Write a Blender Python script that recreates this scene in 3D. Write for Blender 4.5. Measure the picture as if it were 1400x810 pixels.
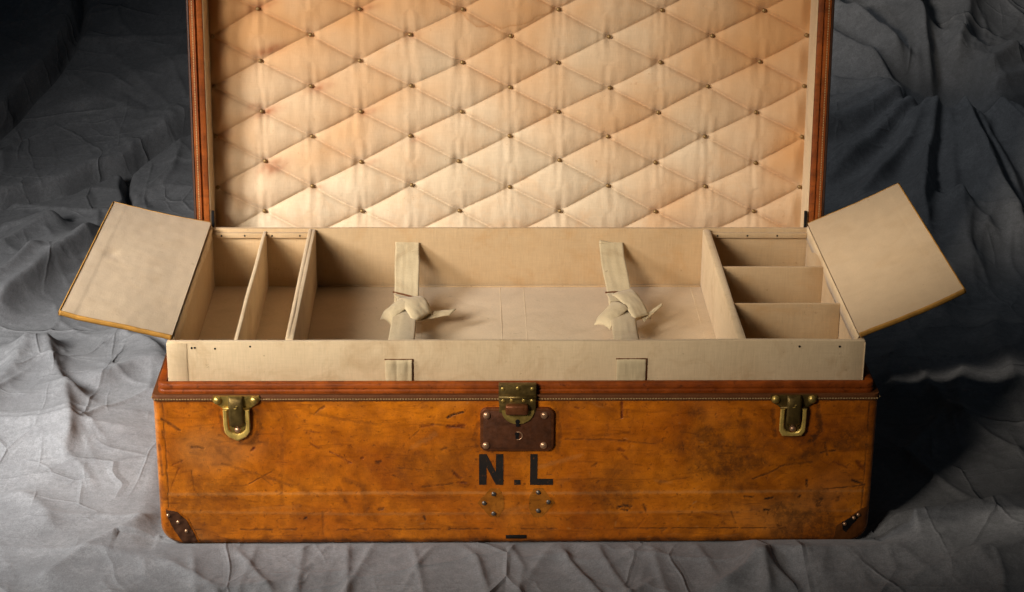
import bpy, bmesh, math, random
import numpy as np
from mathutils import Matrix, Vector
from mathutils.geometry import delaunay_2d_cdt

# ------------------------------------------------------------------ camera, world, lamps, exposure
scene = bpy.context.scene
for o in list(bpy.data.objects):
    bpy.data.objects.remove(o)
COL = scene.collection

cam_data = bpy.data.cameras.new('camera')
cam_data.sensor_fit = 'HORIZONTAL'
cam_data.sensor_width = 36.0
cam_data.lens = 36.0 * 2773.42 / 1400.0
cam_data.clip_end = 60.0
cam = bpy.data.objects.new('camera', cam_data)
COL.objects.link(cam)
_R = Vector((0.999747, -0.021168, 0.007607)); _F = Vector((0.022481, 0.929080, -0.369194))
_U = _R.cross(_F)
cam.matrix_world = Matrix(((_R.x, _U.x, -_F.x, -0.0768), (_R.y, _U.y, -_F.y, -2.7913),
                           (_R.z, _U.z, -_F.z, 1.52582), (0, 0, 0, 1)))
scene.camera = cam

world = bpy.data.worlds.new('World')
scene.world = world
world.use_nodes = True
bg = world.node_tree.nodes['Background']
bg.inputs[0].default_value = (0.62, 0.80, 1.0, 1)
bg.inputs[1].default_value = 0.018

def area_lamp(name, loc, aim, size, watts, colour, spread):
    l = bpy.data.lights.new(name, 'AREA')
    l.shape = 'RECTANGLE'; l.size, l.size_y = size
    l.energy = watts; l.color = colour; l.spread = math.radians(spread)
    o = bpy.data.objects.new(name, l); COL.objects.link(o)
    o.location = loc
    o.rotation_euler = (Vector(aim) - Vector(loc)).to_track_quat('-Z', 'Y').to_euler()
    return o
# gridded softbox high at the left, and a weaker one over the open lid
area_lamp('softbox_lamp', (-1.50, -0.35, 0.98), (-0.70, 0.49, 0.10), (0.40, 0.40), 8.9, (1.0, 0.98, 0.965), 76)
area_lamp('gridded_lamp', (-1.45, -1.95, 1.68), (0.00, 0.50, 0.43), (0.85, 0.85), 4.7, (1.0, 0.90, 0.78), 34)
area_lamp('background_lamp', (-1.10, 1.25, 2.70), (1.10, 1.75, 0.25), (0.4, 0.4), 0.85, (0.90, 0.95, 1.0), 44)
area_lamp('added_flap_fill', (-0.90, 0.20, 2.40), (0.58, 0.28, 0.36), (0.45, 0.45), 0.47, (1.0, 0.90, 0.78), 15)  # unseen fill, added only to brighten the right flap

vs = scene.view_settings
vs.view_transform = 'Standard'; vs.look = 'None'; vs.exposure = 0.0; vs.gamma = 1.0
vs.use_curve_mapping = False

# ------------------------------------------------------------------ measures (metres)
W2 = 0.55            # half width of the trunk
H = 0.2556           # top of the leather front
D = 0.5490           # depth
TILT = 0.0915        # the lid leans back by this
TOPZ = 0.334         # top of the tray walls
LIDD = 0.074         # depth of the quilt behind the lid's rim

# ------------------------------------------------------------------ noise
_rng = np.random.RandomState(7)
_perm = np.tile(_rng.permutation(512), 3)
_ang = _rng.rand(512) * 2 * np.pi
_gx, _gy = np.cos(_ang), np.sin(_ang)
def pn(x, y, seed=0):
    x = np.asarray(x, float) + seed * 17.31; y = np.asarray(y, float) + seed * 9.17
    xi = np.floor(x).astype(int); yi = np.floor(y).astype(int)
    xf = x - xi; yf = y - yi
    u = xf*xf*xf*(xf*(xf*6-15)+10); v = yf*yf*yf*(yf*(yf*6-15)+10)
    def g(i, j, a, b):
        h = _perm[(_perm[(xi+i) & 511] + yi + j) & 511]
        return _gx[h]*a + _gy[h]*b
    n0 = g(0,0,xf,yf)*(1-u) + g(1,0,xf-1,yf)*u
    n1 = g(0,1,xf,yf-1)*(1-u) + g(1,1,xf-1,yf-1)*u
    return (n0*(1-v) + n1*v) * 1.5
def fbm(x, y, seed=0, octv=4):
    s = 0; a = 1.0
    for i in range(octv):
        s = s + a*pn(x*2**i, y*2**i, seed+i*3); a *= .5
    return s
def sstep(a, b, x):
    t = np.clip((x-a)/(b-a), 0, 1); return t*t*(3-2*t)

# ------------------------------------------------------------------ materials
class Mat:
    def __init__(self, name, rough=.5, metal=0.0, spec=.5):
        self.m = bpy.data.materials.new(name); self.m.use_nodes = True
        self.nt = self.m.node_tree; self.b = self.nt.nodes['Principled BSDF']
        self.b.inputs['Roughness'].default_value = rough
        self.b.inputs['Metallic'].default_value = metal
        self.b.inputs['Specular IOR Level'].default_value = spec
        self.tc = self.nt.nodes.new('ShaderNodeTexCoord')
    def link(self, a, b): self.nt.links.new(a, b)
    def map(self, scale=(1,1,1), rot=(0,0,0)):
        n = self.nt.nodes.new('ShaderNodeMapping'); n.inputs['Scale'].default_value = scale; n.inputs['Rotation'].default_value = rot
        self.link(self.tc.outputs['Object'], n.inputs['Vector']); return n.outputs[0]
    def noise(self, scale, detail=4, rough=.55, vec=None, dist=0.0):
        n = self.nt.nodes.new('ShaderNodeTexNoise')
        n.inputs['Scale'].default_value = scale; n.inputs['Detail'].default_value = detail
        n.inputs['Roughness'].default_value = rough; n.inputs['Distortion'].default_value = dist
        self.link(vec if vec is not None else self.tc.outputs['Object'], n.inputs['Vector']); return n.outputs['Fac']
    def ramp(self, fac, stops):
        n = self.nt.nodes.new('ShaderNodeValToRGB'); e = n.color_ramp.elements
        while len(e) < len(stops): e.new(0.5)
        for s, (p, c) in zip(e, stops):
            s.position = p; s.color = tuple(c) + (1,) if not isinstance(c, (int, float)) else (c, c, c, 1)
        self.link(fac, n.inputs[0]); return n.outputs[0]
    def mix(self, fac, a, b, mode='MIX'):
        n = self.nt.nodes.new('ShaderNodeMix'); n.data_type = 'RGBA'; n.blend_type = mode
        for sock, v in ((n.inputs[0], fac), (n.inputs[6], a), (n.inputs[7], b)):
            if isinstance(v, (int, float)): sock.default_value = v
            elif isinstance(v, tuple): sock.default_value = v + (1,)
            else: self.link(v, sock)
        return n.outputs[2]
    def math(self, op, a, b=0.0, clamp=False):
        n = self.nt.nodes.new('ShaderNodeMath'); n.operation = op; n.use_clamp = clamp
        for sock, v in ((n.inputs[0], a), (n.inputs[1], b)):
            if isinstance(v, (int, float)): sock.default_value = v
            else: self.link(v, sock)
        return n.outputs[0]
    def attr(self, name):
        n = self.nt.nodes.new('ShaderNodeAttribute'); n.attribute_name = name; return n.outputs['Fac']
    def colour(self, c):
        if isinstance(c, tuple): self.b.inputs['Base Color'].default_value = c + (1,)
        else: self.link(c, self.b.inputs['Base Color'])
    def rough(self, f): self.link(f, self.b.inputs['Roughness'])
    def bump(self, h, dist, strength=1.0):
        n = self.nt.nodes.new('ShaderNodeBump'); n.inputs['Distance'].default_value = dist; n.inputs['Strength'].default_value = strength
        self.link(h, n.inputs['Height'])
        if self.b.inputs['Normal'].is_linked:
            self.link(self.b.inputs['Normal'].links[0].from_socket, n.inputs['Normal'])
        self.link(n.outputs[0], self.b.inputs['Normal'])

def make_leather(name, lo, hi, rough=.42, wear_shading=True):
    M = Mat(name, rough, spec=.34 if wear_shading else .20)
    big = M.noise(5.5, 6, .6, dist=.6)
    col = M.ramp(big, [(.36, lo), (.62, hi)])
    blot = M.noise(11, 7, .70, dist=1.3)
    col = M.mix(M.ramp(blot, [(.48, 0.0), (.68, .55)]), col, tuple(c*.36 for c in lo))
    mott = M.noise(38, 5, .65)
    col = M.mix(M.ramp(mott, [(.42, 0.0), (.68, .55)]), col, tuple(c*.45 for c in lo))
    streak = M.noise(16, 5, .7, M.map((1, 1, 7)), .8)
    col = M.mix(M.ramp(streak, [(.54, 0.0), (.68, .50)]), col, tuple(c*.40 for c in lo))
    sp = M.noise(120, 4, .7)
    col = M.mix(M.ramp(sp, [(.57, 0.0), (.68, .65)]), col, tuple(c*.28 for c in lo))
    if wear_shading:
        brk = M.ramp(M.noise(85, 7, .78), [(.40, .42), (.54, 1.0)])
        col = M.mix(M.math('MULTIPLY', M.attr('rubbed_sheen'), .6), col, (.60, .335, .125))
        col = M.mix(M.math('MULTIPLY', M.attr('gouge'), brk), col, (.115, .020, .006))
        col = M.mix(M.math('MULTIPLY', M.attr('scuff_shade'), brk), col, (.030, .015, .008))
    M.colour(col)
    M.rough(M.ramp(M.noise(60, 4), [(.3, rough-.08), (.7, rough+.14)]))
    if wear_shading:
        M.bump(M.math('MULTIPLY', M.math('ADD', M.attr('gouge'), M.attr('scuff_shade')), -1.0), .0006)
    M.bump(M.noise(420, 3, .6), .00035)
    M.bump(M.noise(45, 4, .6), .0010, .6)
    return M.m

def make_linen(name, a, b, stain=(.36, .20, .08), amount=.5, rough=.85, quilt=False):
    M = Mat(name, rough, spec=.25)
    col = M.ramp(M.noise(4.0, 5, .6, dist=.5), [(.32, a), (.68, b)])
    col = M.mix(M.ramp(M.noise(13, 6, .65, dist=1.0), [(.50, 0.0), (.78, amount)]), col, stain)
    thr = M.noise(420, 2, .5, M.map((1, 1, .10)))
    thr2 = M.noise(420, 2, .5, M.map((.09, .09, 1)))
    col = M.mix(.20, col, M.ramp(thr, [(.3, .60), (.7, 1.0)]), 'MULTIPLY')
    col = M.mix(.14, col, M.ramp(thr2, [(.3, .60), (.7, 1.0)]), 'MULTIPLY')
    fl = M.noise(95, 3, .6)
    col = M.mix(M.ramp(fl, [(.69, 0.0), (.75, .40)]), col, tuple(c*.45 for c in stain))
    if quilt:
        col = M.mix(M.attr('aged'), col, (.54, .265, .092))
        col = M.mix(M.attr('tide'), col, (.40, .19, .07))
        col = M.mix(M.attr('rust'), col, (.30, .085, .025))
    M.colour(col)
    M.bump(M.math('ADD', thr, thr2), .0005, .5)
    M.bump(M.noise(30, 5, .6), .0016, .5)
    M.b.inputs['Sheen Weight'].default_value = .12
    M.b.inputs['Sheen Roughness'].default_value = .5
    return M.m

def make_metal(name, col, dark, rough=.34, patina=.5, metal=.7):
    M = Mat(name, rough, metal)
    c = M.mix(M.ramp(M.noise(70, 5, .65), [(.40, 0.0), (.66, patina)]), col, dark)
    M.colour(c)
    M.rough(M.ramp(M.noise(130, 4, .6), [(.3, rough-.10), (.7, rough+.22)]))
    M.bump(M.noise(300, 4, .6), .0003)
    return M.m

def make_plain(name, col, rough=.6, var=.35, scale=60):
    M = Mat(name, rough, spec=.22)
    M.colour(M.mix(M.ramp(M.noise(scale, 5, .6), [(.35, 0.0), (.7, var)]), col, tuple(c*.35 for c in col)))
    M.bump(M.noise(220, 4, .6), .0004)
    return M.m

m_leather = make_leather('worn_tan_leather', (.49, .115, .0036), (.72, .209, .0080), .36)
m_side = make_leather('tan_leather', (.34, .105, .009), (.46, .16, .016), .42, wear_shading=False)
m_lip = make_leather('red_brown_leather', (.21, .040, .004), (.35, .075, .006), .44, wear_shading=False)
m_lidrim = make_leather('lid_rim_leather', (.19, .042, .007), (.32, .080, .012), .44, wear_shading=False)
m_dark = make_plain('dark_leather', (.055, .026, .016), .5)
m_binding = make_plain('brown_binding_leather', (.125, .040, .010), .6)
m_guard = make_plain('corner_guard_leather', (.085, .033, .014), .5, .6, 90)
m_brown = make_plain('brown_corner_leather', (.150, .046, .008), .5, .5, 25)
m_cap = make_leather('corner_cap_leather', (.33, .080, .004), (.50, .140, .008), .40, wear_shading=False)
m_black = make_plain('black_paint', (.010, .009, .008), .55, .5, 120)
M = Mat('worn_black_paint', .55)
M.colour(M.mix(M.ramp(M.noise(170, 6, .75), [(.60, 0.0), (.68, .75)]), M.mix(M.ramp(M.noise(45, 4, .6), [(.40, 0.0), (.70, .5)]), (.010, .008, .006), (.035, .018, .008)), (.30, .085, .006)))
M.bump(M.noise(220, 4, .6), .0004)
m_paint = M.m
m_hole = make_plain('keyhole_black', (.006, .005, .005), .9)
m_thread = make_plain('waxed_thread', (.42, .27, .12), .8)
m_brass = make_metal('brass', (.58, .40, .10), (.18, .11, .03), .30, .55)
m_brass_b = make_metal('bright_brass', (.80, .55, .135), (.42, .27, .06), .32, .45, .45)
m_brass_d = make_metal('dull_brass', (.20, .130, .034), (.07, .042, .013), .38, .7)
m_copper = make_metal('copper_rivet', (.62, .36, .20), (.22, .11, .05), .28, .4)
m_iron = make_metal('dark_rivet', (.20, .17, .14), (.05, .04, .03), .36, .5)
m_lock = make_metal('lock_patina', (.22, .072, .024), (.085, .030, .011), .30, .6, .55)
m_lockf = make_metal('lock_face_patina', (.130, .044, .017), (.055, .020, .008), .42, .7, .35)
m_button = make_metal('brass_button', (.36, .23, .09), (.14, .08, .03), .40, .6)
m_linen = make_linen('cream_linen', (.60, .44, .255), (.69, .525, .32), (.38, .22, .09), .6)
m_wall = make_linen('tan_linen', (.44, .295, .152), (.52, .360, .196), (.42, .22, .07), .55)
m_floor = make_linen('pale_linen', (.60, .455, .28), (.68, .52, .33), (.42, .28, .15), .35)
m_flap = make_linen('flap_linen', (.495, .358, .212), (.565, .415, .252), (.40, .25, .11), .34)
m_web = make_linen('webbing', (.47, .365, .205), (.58, .465, .28), (.32, .20, .09), .6)
m_quilt = make_linen('quilted_linen', (.60, .462, .302), (.67, .53, .362), (.62, .35, .16), .42, quilt=True)
m_trim = make_plain('mustard_edging', (.42, .205, .036), .7, .6, 40)

# backdrop muslin
M = Mat('grey_muslin', .92, spec=.15)
c = M.ramp(M.noise(2.6, 7, .62, dist=.9), [(.34, (.215, .217, .222)), (.66, (.325, .326, .331))])
c = M.mix(M.ramp(M.noise(22, 7, .75, dist=.2), [(.42, 0.0), (.68, .45)]), c, (.165, .165, .170))
c = M.mix(M.ramp(M.noise(16, 8, .80, dist=.2), [(.50, 0.0), (.70, .42)]), c, (.44, .44, .445))
c = M.mix(M.ramp(M.noise(110, 5, .8), [(.45, 0.0), (.64, .5)]), c, (.16, .16, .165))
c = M.mix(.6, c, M.ramp(M.noise(430, 3, .7), [(.34, .55), (.66, 1.0)]), 'MULTIPLY')
M.colour(c)
M.bump(M.noise(430, 3, .7), .0009, .7)
M.bump(M.noise(34, 5, .55, dist=.3), .0016, .4)
def creases(scale, stretch, rot, dist, width, seed):
    mp = M.map((scale*stretch[0], scale*stretch[1], scale), (0, 0, rot))
    wn = M.nt.nodes.new('ShaderNodeTexNoise'); wn.inputs['Scale'].default_value = 1.3; wn.inputs['Detail'].default_value = 2
    M.link(mp, wn.inputs['Vector'])
    ad = M.nt.nodes.new('ShaderNodeVectorMath'); ad.operation = 'MULTIPLY_ADD'; ad.inputs[1].default_value = (.35, .35, 0)
    M.link(wn.outputs['Color'], ad.inputs[0]); M.link(mp, ad.inputs[2])
    vo = M.nt.nodes.new('ShaderNodeTexVoronoi'); vo.voronoi_dimensions = '2D'; vo.feature = 'DISTANCE_TO_EDGE'
    vo.inputs['Scale'].default_value = 1.0; M.link(ad.outputs[0], vo.inputs['Vector'])
    ln = M.ramp(vo.outputs['Distance'], [(0.0, 1.0), (width*.35, .45), (width, .12), (width*2.4, 0.0)])
    mk_ = M.ramp(M.noise(2.2+seed*.3, 3, .5, M.map((1, 1, 1), (0, 0, seed))), [(.48, 0.0), (.62, 1.0)])
    M.bump(M.math('MULTIPLY', ln, mk_), dist, 1.0)
creases(3.0, (1.0, .42), .5, .0085, .050, 1)
creases(4.6, (.40, 1.0), -.7, .0068, .06, 2)
creases(8.0, (1.0, .45), 1.1, .0040, .08, 3)
creases(15.0, (.5, 1.0), .2, .0019, .10, 4)
M.b.inputs['Sheen Weight'].default_value = .10
m_cloth = M.m

# ------------------------------------------------------------------ mesh helpers
def link(o, parent=None, loc=None, rot=None):
    COL.objects.link(o)
    if parent is not None: o.parent = parent
    if loc is not None: o.location = loc
    if rot is not None: o.rotation_euler = rot
    return o
def mk(name, v, f, mat, parent=None, smooth=True, loc=None, rot=None):
    me = bpy.data.meshes.new(name)
    me.from_pydata([tuple(map(float, p)) for p in v], [], [tuple(map(int, q)) for q in f])
    me.update(); me.materials.append(mat)
    me.polygons.foreach_set('use_smooth', [smooth]*len(me.polygons))
    return link(bpy.data.objects.new(name, me), parent, loc, rot)
def mk_bm(name, bm, mat, parent=None, smooth=False, loc=None, rot=None, recalc=True):
    if recalc: bmesh.ops.recalc_face_normals(bm, faces=bm.faces[:])
    me = bpy.data.meshes.new(name); bm.to_mesh(me); bm.free(); me.materials.append(mat)
    me.polygons.foreach_set('use_smooth', [smooth]*len(me.polygons))
    return link(bpy.data.objects.new(name, me), parent, loc, rot)
def grid_faces(nr, nc, off=0, flip=False):
    i, j = np.meshgrid(np.arange(nr-1), np.arange(nc-1), indexing='ij')
    a = (i*nc + j).ravel() + off
    q = np.stack([a, a+1, a+nc+1, a+nc], 1)
    return q[:, ::-1] if flip else q
def mk_grid(name, V, nr, nc, mat, parent=None, flip=False, loc=None, rot=None, attrs=None):
    q = grid_faces(nr, nc, 0, flip)
    me = bpy.data.meshes.new(name)
    me.vertices.add(len(V)); me.vertices.foreach_set('co', np.asarray(V, np.float32).ravel())
    me.loops.add(q.size); me.loops.foreach_set('vertex_index', q.astype(np.int32).ravel())
    me.polygons.add(len(q)); me.polygons.foreach_set('loop_start', np.arange(0, q.size, 4, dtype=np.int32))
    me.update(calc_edges=True); me.validate()
    me.polygons.foreach_set('use_smooth', [True]*len(me.polygons))
    for k, a in (attrs or {}).items():
        at = me.attributes.new(k, 'FLOAT', 'POINT'); at.data.foreach_set('value', np.asarray(a, np.float32).ravel())
    me.materials.append(mat)
    return link(bpy.data.objects.new(name, me), parent, loc, rot)
def bm_box(bm, x0, x1, y0, y1, z0, z1, bev=0.0, seg=2):
    r = bmesh.ops.create_cube(bm, size=1.0)
    vs_ = r['verts']
    for v in vs_:
        v.co = ((x0+x1)/2 + v.co.x*(x1-x0), (y0+y1)/2 + v.co.y*(y1-y0), (z0+z1)/2 + v.co.z*(z1-z0))
    if bev > 0:
        es = list({e for v in vs_ for e in v.link_edges})
        bmesh.ops.bevel(bm, geom=es, offset=bev, segments=seg, affect='EDGES', profile=.5)
def box(name, ext, mat, parent=None, bev=.0012, wob=0.0, seed=1, loc=None, rot=None):
    bm = bmesh.new(); bm_box(bm, *ext, bev)
    if wob:
        x0, x1, y0, y1, z0, z1 = ext
        L = [x1-x0, y1-y0, z1-z0]; ax = L.index(max(L)); lo = (x0, y0, z0)[ax]
        n = int(L[ax]/.03)
        for k in range(1, n):
            p = [0, 0, 0]; p[ax] = lo + L[ax]*k/n; nrm = [0, 0, 0]; nrm[ax] = 1
            bmesh.ops.bisect_plane(bm, geom=bm.verts[:]+bm.edges[:]+bm.faces[:], plane_co=p, plane_no=nrm)
        for v in bm.verts:
            t = v.co[ax]
            d1 = float(pn(t*5, seed*3.3, seed)); d2 = float(pn(t*9, seed*5.1+2, seed+4))
            o = [i for i in range(3) if i != ax]
            v.co[o[0]] += d1*wob; v.co[o[1]] += d2*wob*.8
    ob = mk_bm(name, bm, mat, parent, False, loc, rot)
    ob.data.polygons.foreach_set('use_smooth', [True]*len(ob.data.polygons))
    ob.data.set_sharp_from_angle(angle=math.radians(32))
    return ob
def lathe_mesh(name, prof, n, mat):
    """prof: (radius, height); axis -Y (towards the viewer of the front)"""
    v, f = [], []
    for r, h in prof:
        for k in range(n):
            a = 2*math.pi*k/n; v.append((r*math.cos(a), -h, r*math.sin(a)))
    m_ = len(prof)
    for i in range(m_-1):
        for k in range(n):
            f.append((i*n+k, i*n+(k+1) % n, (i+1)*n+(k+1) % n, (i+1)*n+k))
    f.append(tuple(range((m_-1)*n, m_*n)))
    me = bpy.data.meshes.new(name); me.from_pydata(v, [], f); me.update()
    bm = bmesh.new(); bm.from_mesh(me); bmesh.ops.recalc_face_normals(bm, faces=bm.faces[:]); bm.to_mesh(me); bm.free()
    me.materials.append(mat); me.polygons.foreach_set('use_smooth', [True]*len(me.polygons))
    return me
def dome(name, r, h, mat, n=14):
    return lathe_mesh(name, [(r, -.001), (r, h*.12)] + [(r*math.cos(t), h*(.12+.88*math.sin(t))) for t in (.35, .7, 1.0, 1.25, 1.45)], n, mat)
def place(name, me, parent, loc, rot=None):
    return link(bpy.data.objects.new(name, me), parent, loc, rot)
def rrect(x0, x1, y0, y1, r, n=6):
    r = max(r, .0004); pts = []
    for cx, cy, a0 in ((x1-r, y1-r, 0), (x0+r, y1-r, 90), (x0+r, y0+r, 180), (x1-r, y0+r, 270)):
        for k in range(n+1):
            a = math.radians(a0 + 90*k/n); pts.append((cx+r*math.cos(a), cy+r*math.sin(a)))
    return pts
def sweep(rect, r, prof, conv, closed=False):
    """sweep a profile of (inset, height) round a rounded rectangle; conv(x,y,h) -> xyz"""
    v, f = [], []; n = None
    for d, h in prof:
        p = rrect(rect[0]+d, rect[1]-d, rect[2]+d, rect[3]-d, r-d); n = len(p)
        v += [conv(a, b, h) for a, b in p]
    m_ = len(prof)
    for i in range(m_ if closed else m_-1):
        j = (i+1) % m_
        for k in range(n):
            f.append((i*n+k, i*n+(k+1) % n, j*n+(k+1) % n, j*n+k))
    return v, f, n
def mk_sweep(name, rect, r, prof, conv, mat, parent, cap=None, closed=False, angle=35):
    v, f, n = sweep(rect, r, prof, conv, closed)
    if cap == 'last': f.append(tuple(range(len(v)-n, len(v))))
    bm = bmesh.new(); bv = [bm.verts.new(p) for p in v]
    for q in f: bm.faces.new([bv[i] for i in q])
    o = mk_bm(name, bm, mat, parent, True)
    o.data.set_sharp_from_angle(angle=math.radians(angle))
    return o
def sheet(name, P, mat, parent, thick=.0016):
    """P: (nr,nc,3) surface -> closed thin sheet"""
    P = np.asarray(P, float); nr, nc = P.shape[:2]
    du = np.gradient(P, axis=0); dv = np.gradient(P, axis=1)
    nn = np.cross(du, dv); nn /= np.linalg.norm(nn, axis=2, keepdims=True)+1e-12
    top = P + nn*thick/2; bot = P - nn*thick/2
    v = np.concatenate([top.reshape(-1, 3), bot.reshape(-1, 3)]); off = nr*nc
    f = [tuple(q) for q in grid_faces(nr, nc)] + [tuple(q) for q in grid_faces(nr, nc, off, True)]
    bd = [j for j in range(nc)] + [i*nc+nc-1 for i in range(1, nr)] + [(nr-1)*nc+j for j in range(nc-2, -1, -1)] + [i*nc for i in range(nr-2, 0, -1)]
    for a, b in zip(bd, bd[1:]+bd[:1]): f.append((a, a+off, b+off, b))
    bm = bmesh.new(); bv = [bm.verts.new(p) for p in v]
    for q in f: bm.faces.new([bv[i] for i in q])
    return mk_bm(name, bm, mat, parent, True)
def tube(name, pts, r, mat, parent, n=8, taper=None):
    pts = [Vector(p) for p in pts]; v, f = [], []
    for i, p in enumerate(pts):
        t = (pts[min(i+1, len(pts)-1)] - pts[max(i-1, 0)]).normalized()
        a = t.orthogonal().normalized(); b = t.cross(a)
        rr = r*(taper[i] if taper else 1)
        for k in range(n):
            w = 2*math.pi*k/n; v.append(p + a*rr*math.cos(w) + b*rr*math.sin(w))
    for i in range(len(pts)-1):
        for k in range(n): f.append((i*n+k, i*n+(k+1) % n, (i+1)*n+(k+1) % n, (i+1)*n+k))
    f.append(tuple(range(n))); f.append(tuple(range((len(pts)-1)*n, len(pts)*n)))
    bm = bmesh.new(); bv = [bm.verts.new(p) for p in v]
    for q in f: bm.faces.new([bv[i] for i in q])
    return mk_bm(name, bm, mat, parent, True)

def empty(name, loc, label, cat):
    o = bpy.data.objects.new(name, None); o.empty_display_size = .1
    link(o, None, loc); o['label'] = label; o['category'] = cat
    return o

# ------------------------------------------------------------------ the grey cloth the trunk stands on
def rise(y):
    t = np.clip((y-1.5)/1.8, 0, None); return np.where(t < 1, .99*t*t, 1.98*(t-.5))
def axis(stops):
    out = [stops[0][0]]
    for (a, _), (b, st) in zip(stops, stops[1:]):
        n = max(1, int(round((b-a)/st))); out += list(a + (b-a)*np.arange(1, n+1)/n)
    return np.array(out)
GX = axis([(-5.0, 0), (-2.7, .06), (-1.30, .018), (-.5, .0034), (.5, .0032), (1.4, .0042), (2.7, .018), (5.0, .06)])
GY = axis([(-3.5, 0), (-1.5, .06), (-.20, .02), (.90, .0036), (2.6, .0056), (3.8, .02), (5.2, .05)])
X, Y = np.meshgrid(GX, GY)
wx = X + .16*pn(X*1.7, Y*1.7, 3); wy = Y + .16*pn(X*1.7, Y*1.7, 5)
def ridged(x, y, s): return 1 - 2.0*np.sqrt(pn(x, y, s)**2 + .0004)
right = sstep(.35, .95, X)*sstep(.35, 1.2, Y)
back = sstep(1.2, 2.0, Y)
def bowls(u, v, seed, curve=1.0, tilt=.55, off=.22):
    """tilted facets that meet in sharp ridges; returns the lower envelope and a narrow mark along the meeting lines"""
    iu = np.floor(u).astype(int); iv = np.floor(v).astype(int); b1 = np.full(u.shape, 9.0); b2 = b1.copy()
    for di in (-1, 0, 1):
        for dj in (-1, 0, 1):
            h = _perm[(_perm[(iu+di+seed*31) & 511] + iv+dj+seed*57) & 511]
            a, b, c_, d_, e = [((h*k+q) % 509)/509. for k, q in ((127, 3), (211, 71), (307, 19), (91, 233), (173, 101))]
            du = u-(iu+di+.15+.7*a); dv = v-(iv+dj+.15+.7*b)
            w = curve*(du*du+dv*dv)+tilt*((c_-.5)*du+(d_-.5)*dv)+off*e
            b2 = np.minimum(b2, np.maximum(b1, w)); b1 = np.minimum(b1, w)
    return b1, b2-b1
def crumple(u, v, seed, h, facet, width):
    a, g = bowls(u, v, seed)
    return facet*a + h*np.exp(-g/width)
mod = sstep(-.25, .45, pn(X*2.1, Y*2.1, 41)); mod2 = sstep(-.15, .40, pn(X*2.7, Y*2.7, 43)); mod3 = sstep(-.1, .35, pn(X*3.9, Y*3.9, 45))
Z = .008*fbm(X*1.5, Y*1.5, 11, 2)
Z += crumple(wx*2.3+.6*wy, wy*2.6, 3, .010, .036, .055)*(.25+.75*mod)*(1-right)
Z += crumple(wx*5.6-1.2*wy, wy*4.6+1.0*wx, 5, .0055, .0125, .055)*mod2
Z += crumple(wx*12+2*wy, wy*10-2*wx, 17, .0020, .0038, .06)*mod3
# slack heap behind and to the right: pleats fanning out from one gathered place
PVX, PVY = 1.08, 1.93
rx_, ry_ = wx*.35+X*.65-PVX, wy*.35+Y*.65-PVY
rr_ = np.hypot(rx_, ry_); ph_ = np.arctan2(ry_, rx_)+.18*pn(X*3, Y*3, 59)
amp = right*sstep(.02, .35, rr_)
Z += amp*.035*bowls(rr_*1.1+1.3, ph_*2.2+20, 7)[0] + right*crumple(wx*4+3+2*wy, wy*3-1.5*wx, 11, .004, .016, .06)
Z += back*(1-right)*.030*bowls(wx*1.3+.9*wy, wy*1.7-.5*wx, 15)[0]

def seg_eval(pts, reach, jk=1.0):
    """nearest distance, side and position along a polyline on the part of the grid within reach"""
    pts = np.array(pts, float)
    lo = pts.min(0)-reach; hi = pts.max(0)+reach
    i0, i1 = np.searchsorted(GY, (lo[1], hi[1])); j0, j1 = np.searchsorted(GX, (lo[0], hi[0]))
    sl = (slice(i0, i1), slice(j0, j1)); x = X[sl]; y = Y[sl]
    best = np.full(x.shape, 1e9); side = np.zeros(x.shape); al = np.zeros(x.shape)
    L = np.r_[0, np.cumsum(np.hypot(*np.diff(pts, axis=0).T))]
    jit = jk*.007*pn(x*9, y*9, 61); x = x + jit; y = y + jk*.007*pn(x*9, y*9, 67)
    for k in range(len(pts)-1):
        a, b = pts[k], pts[k+1]; d = b-a; l2 = d@d
        t = np.clip(((x-a[0])*d[0] + (y-a[1])*d[1])/l2, 0, 1)
        dx = x-a[0]-t*d[0]; dy = y-a[1]-t*d[1]; dd = np.hypot(dx, dy)
        s = np.sign(d[0]*dy - d[1]*dx); m_ = dd < best
        best = np.where(m_, dd, best); side = np.where(m_, s, side); al = np.where(m_, (L[k]+t*math.sqrt(l2))/L[-1], al)
    return sl, best, side, al
def fold(pts, h, wl, wr, crest=.006, ends=(.25, .25), jit=1.0):
    sl, d, s, a = seg_eval(pts, 5*max(wl, wr), jit)
    w = np.where(s > 0, wl, wr)
    tp = sstep(0, max(ends[0], 1e-3), a)*(1-sstep(1-max(ends[1], 1e-3), 1, a))
    tp = tp if ends[0] > 0 else (1-sstep(1-max(ends[1], 1e-3), 1, a))
    Z[sl] += h*tp*np.exp(-(np.sqrt(d*d+crest*crest)-crest)/w)
def step(pts, h, wide, trench=.02, tw=.010):
    """one layer lying over another: raised on the left of the line, with an open gap under its edge"""
    sl, d, s, a = seg_eval(pts, max(3*wide, .1))
    tp = sstep(0, .12, a)*(1-sstep(.88, 1, a)); sd = d*s
    Z[sl] += tp*h*sstep(-.004, .012, sd)*np.exp(-np.maximum(sd, 0)/wide)
    Z[sl] -= tp*trench*np.exp(-((sd+tw*.8)/tw)**2)

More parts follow.
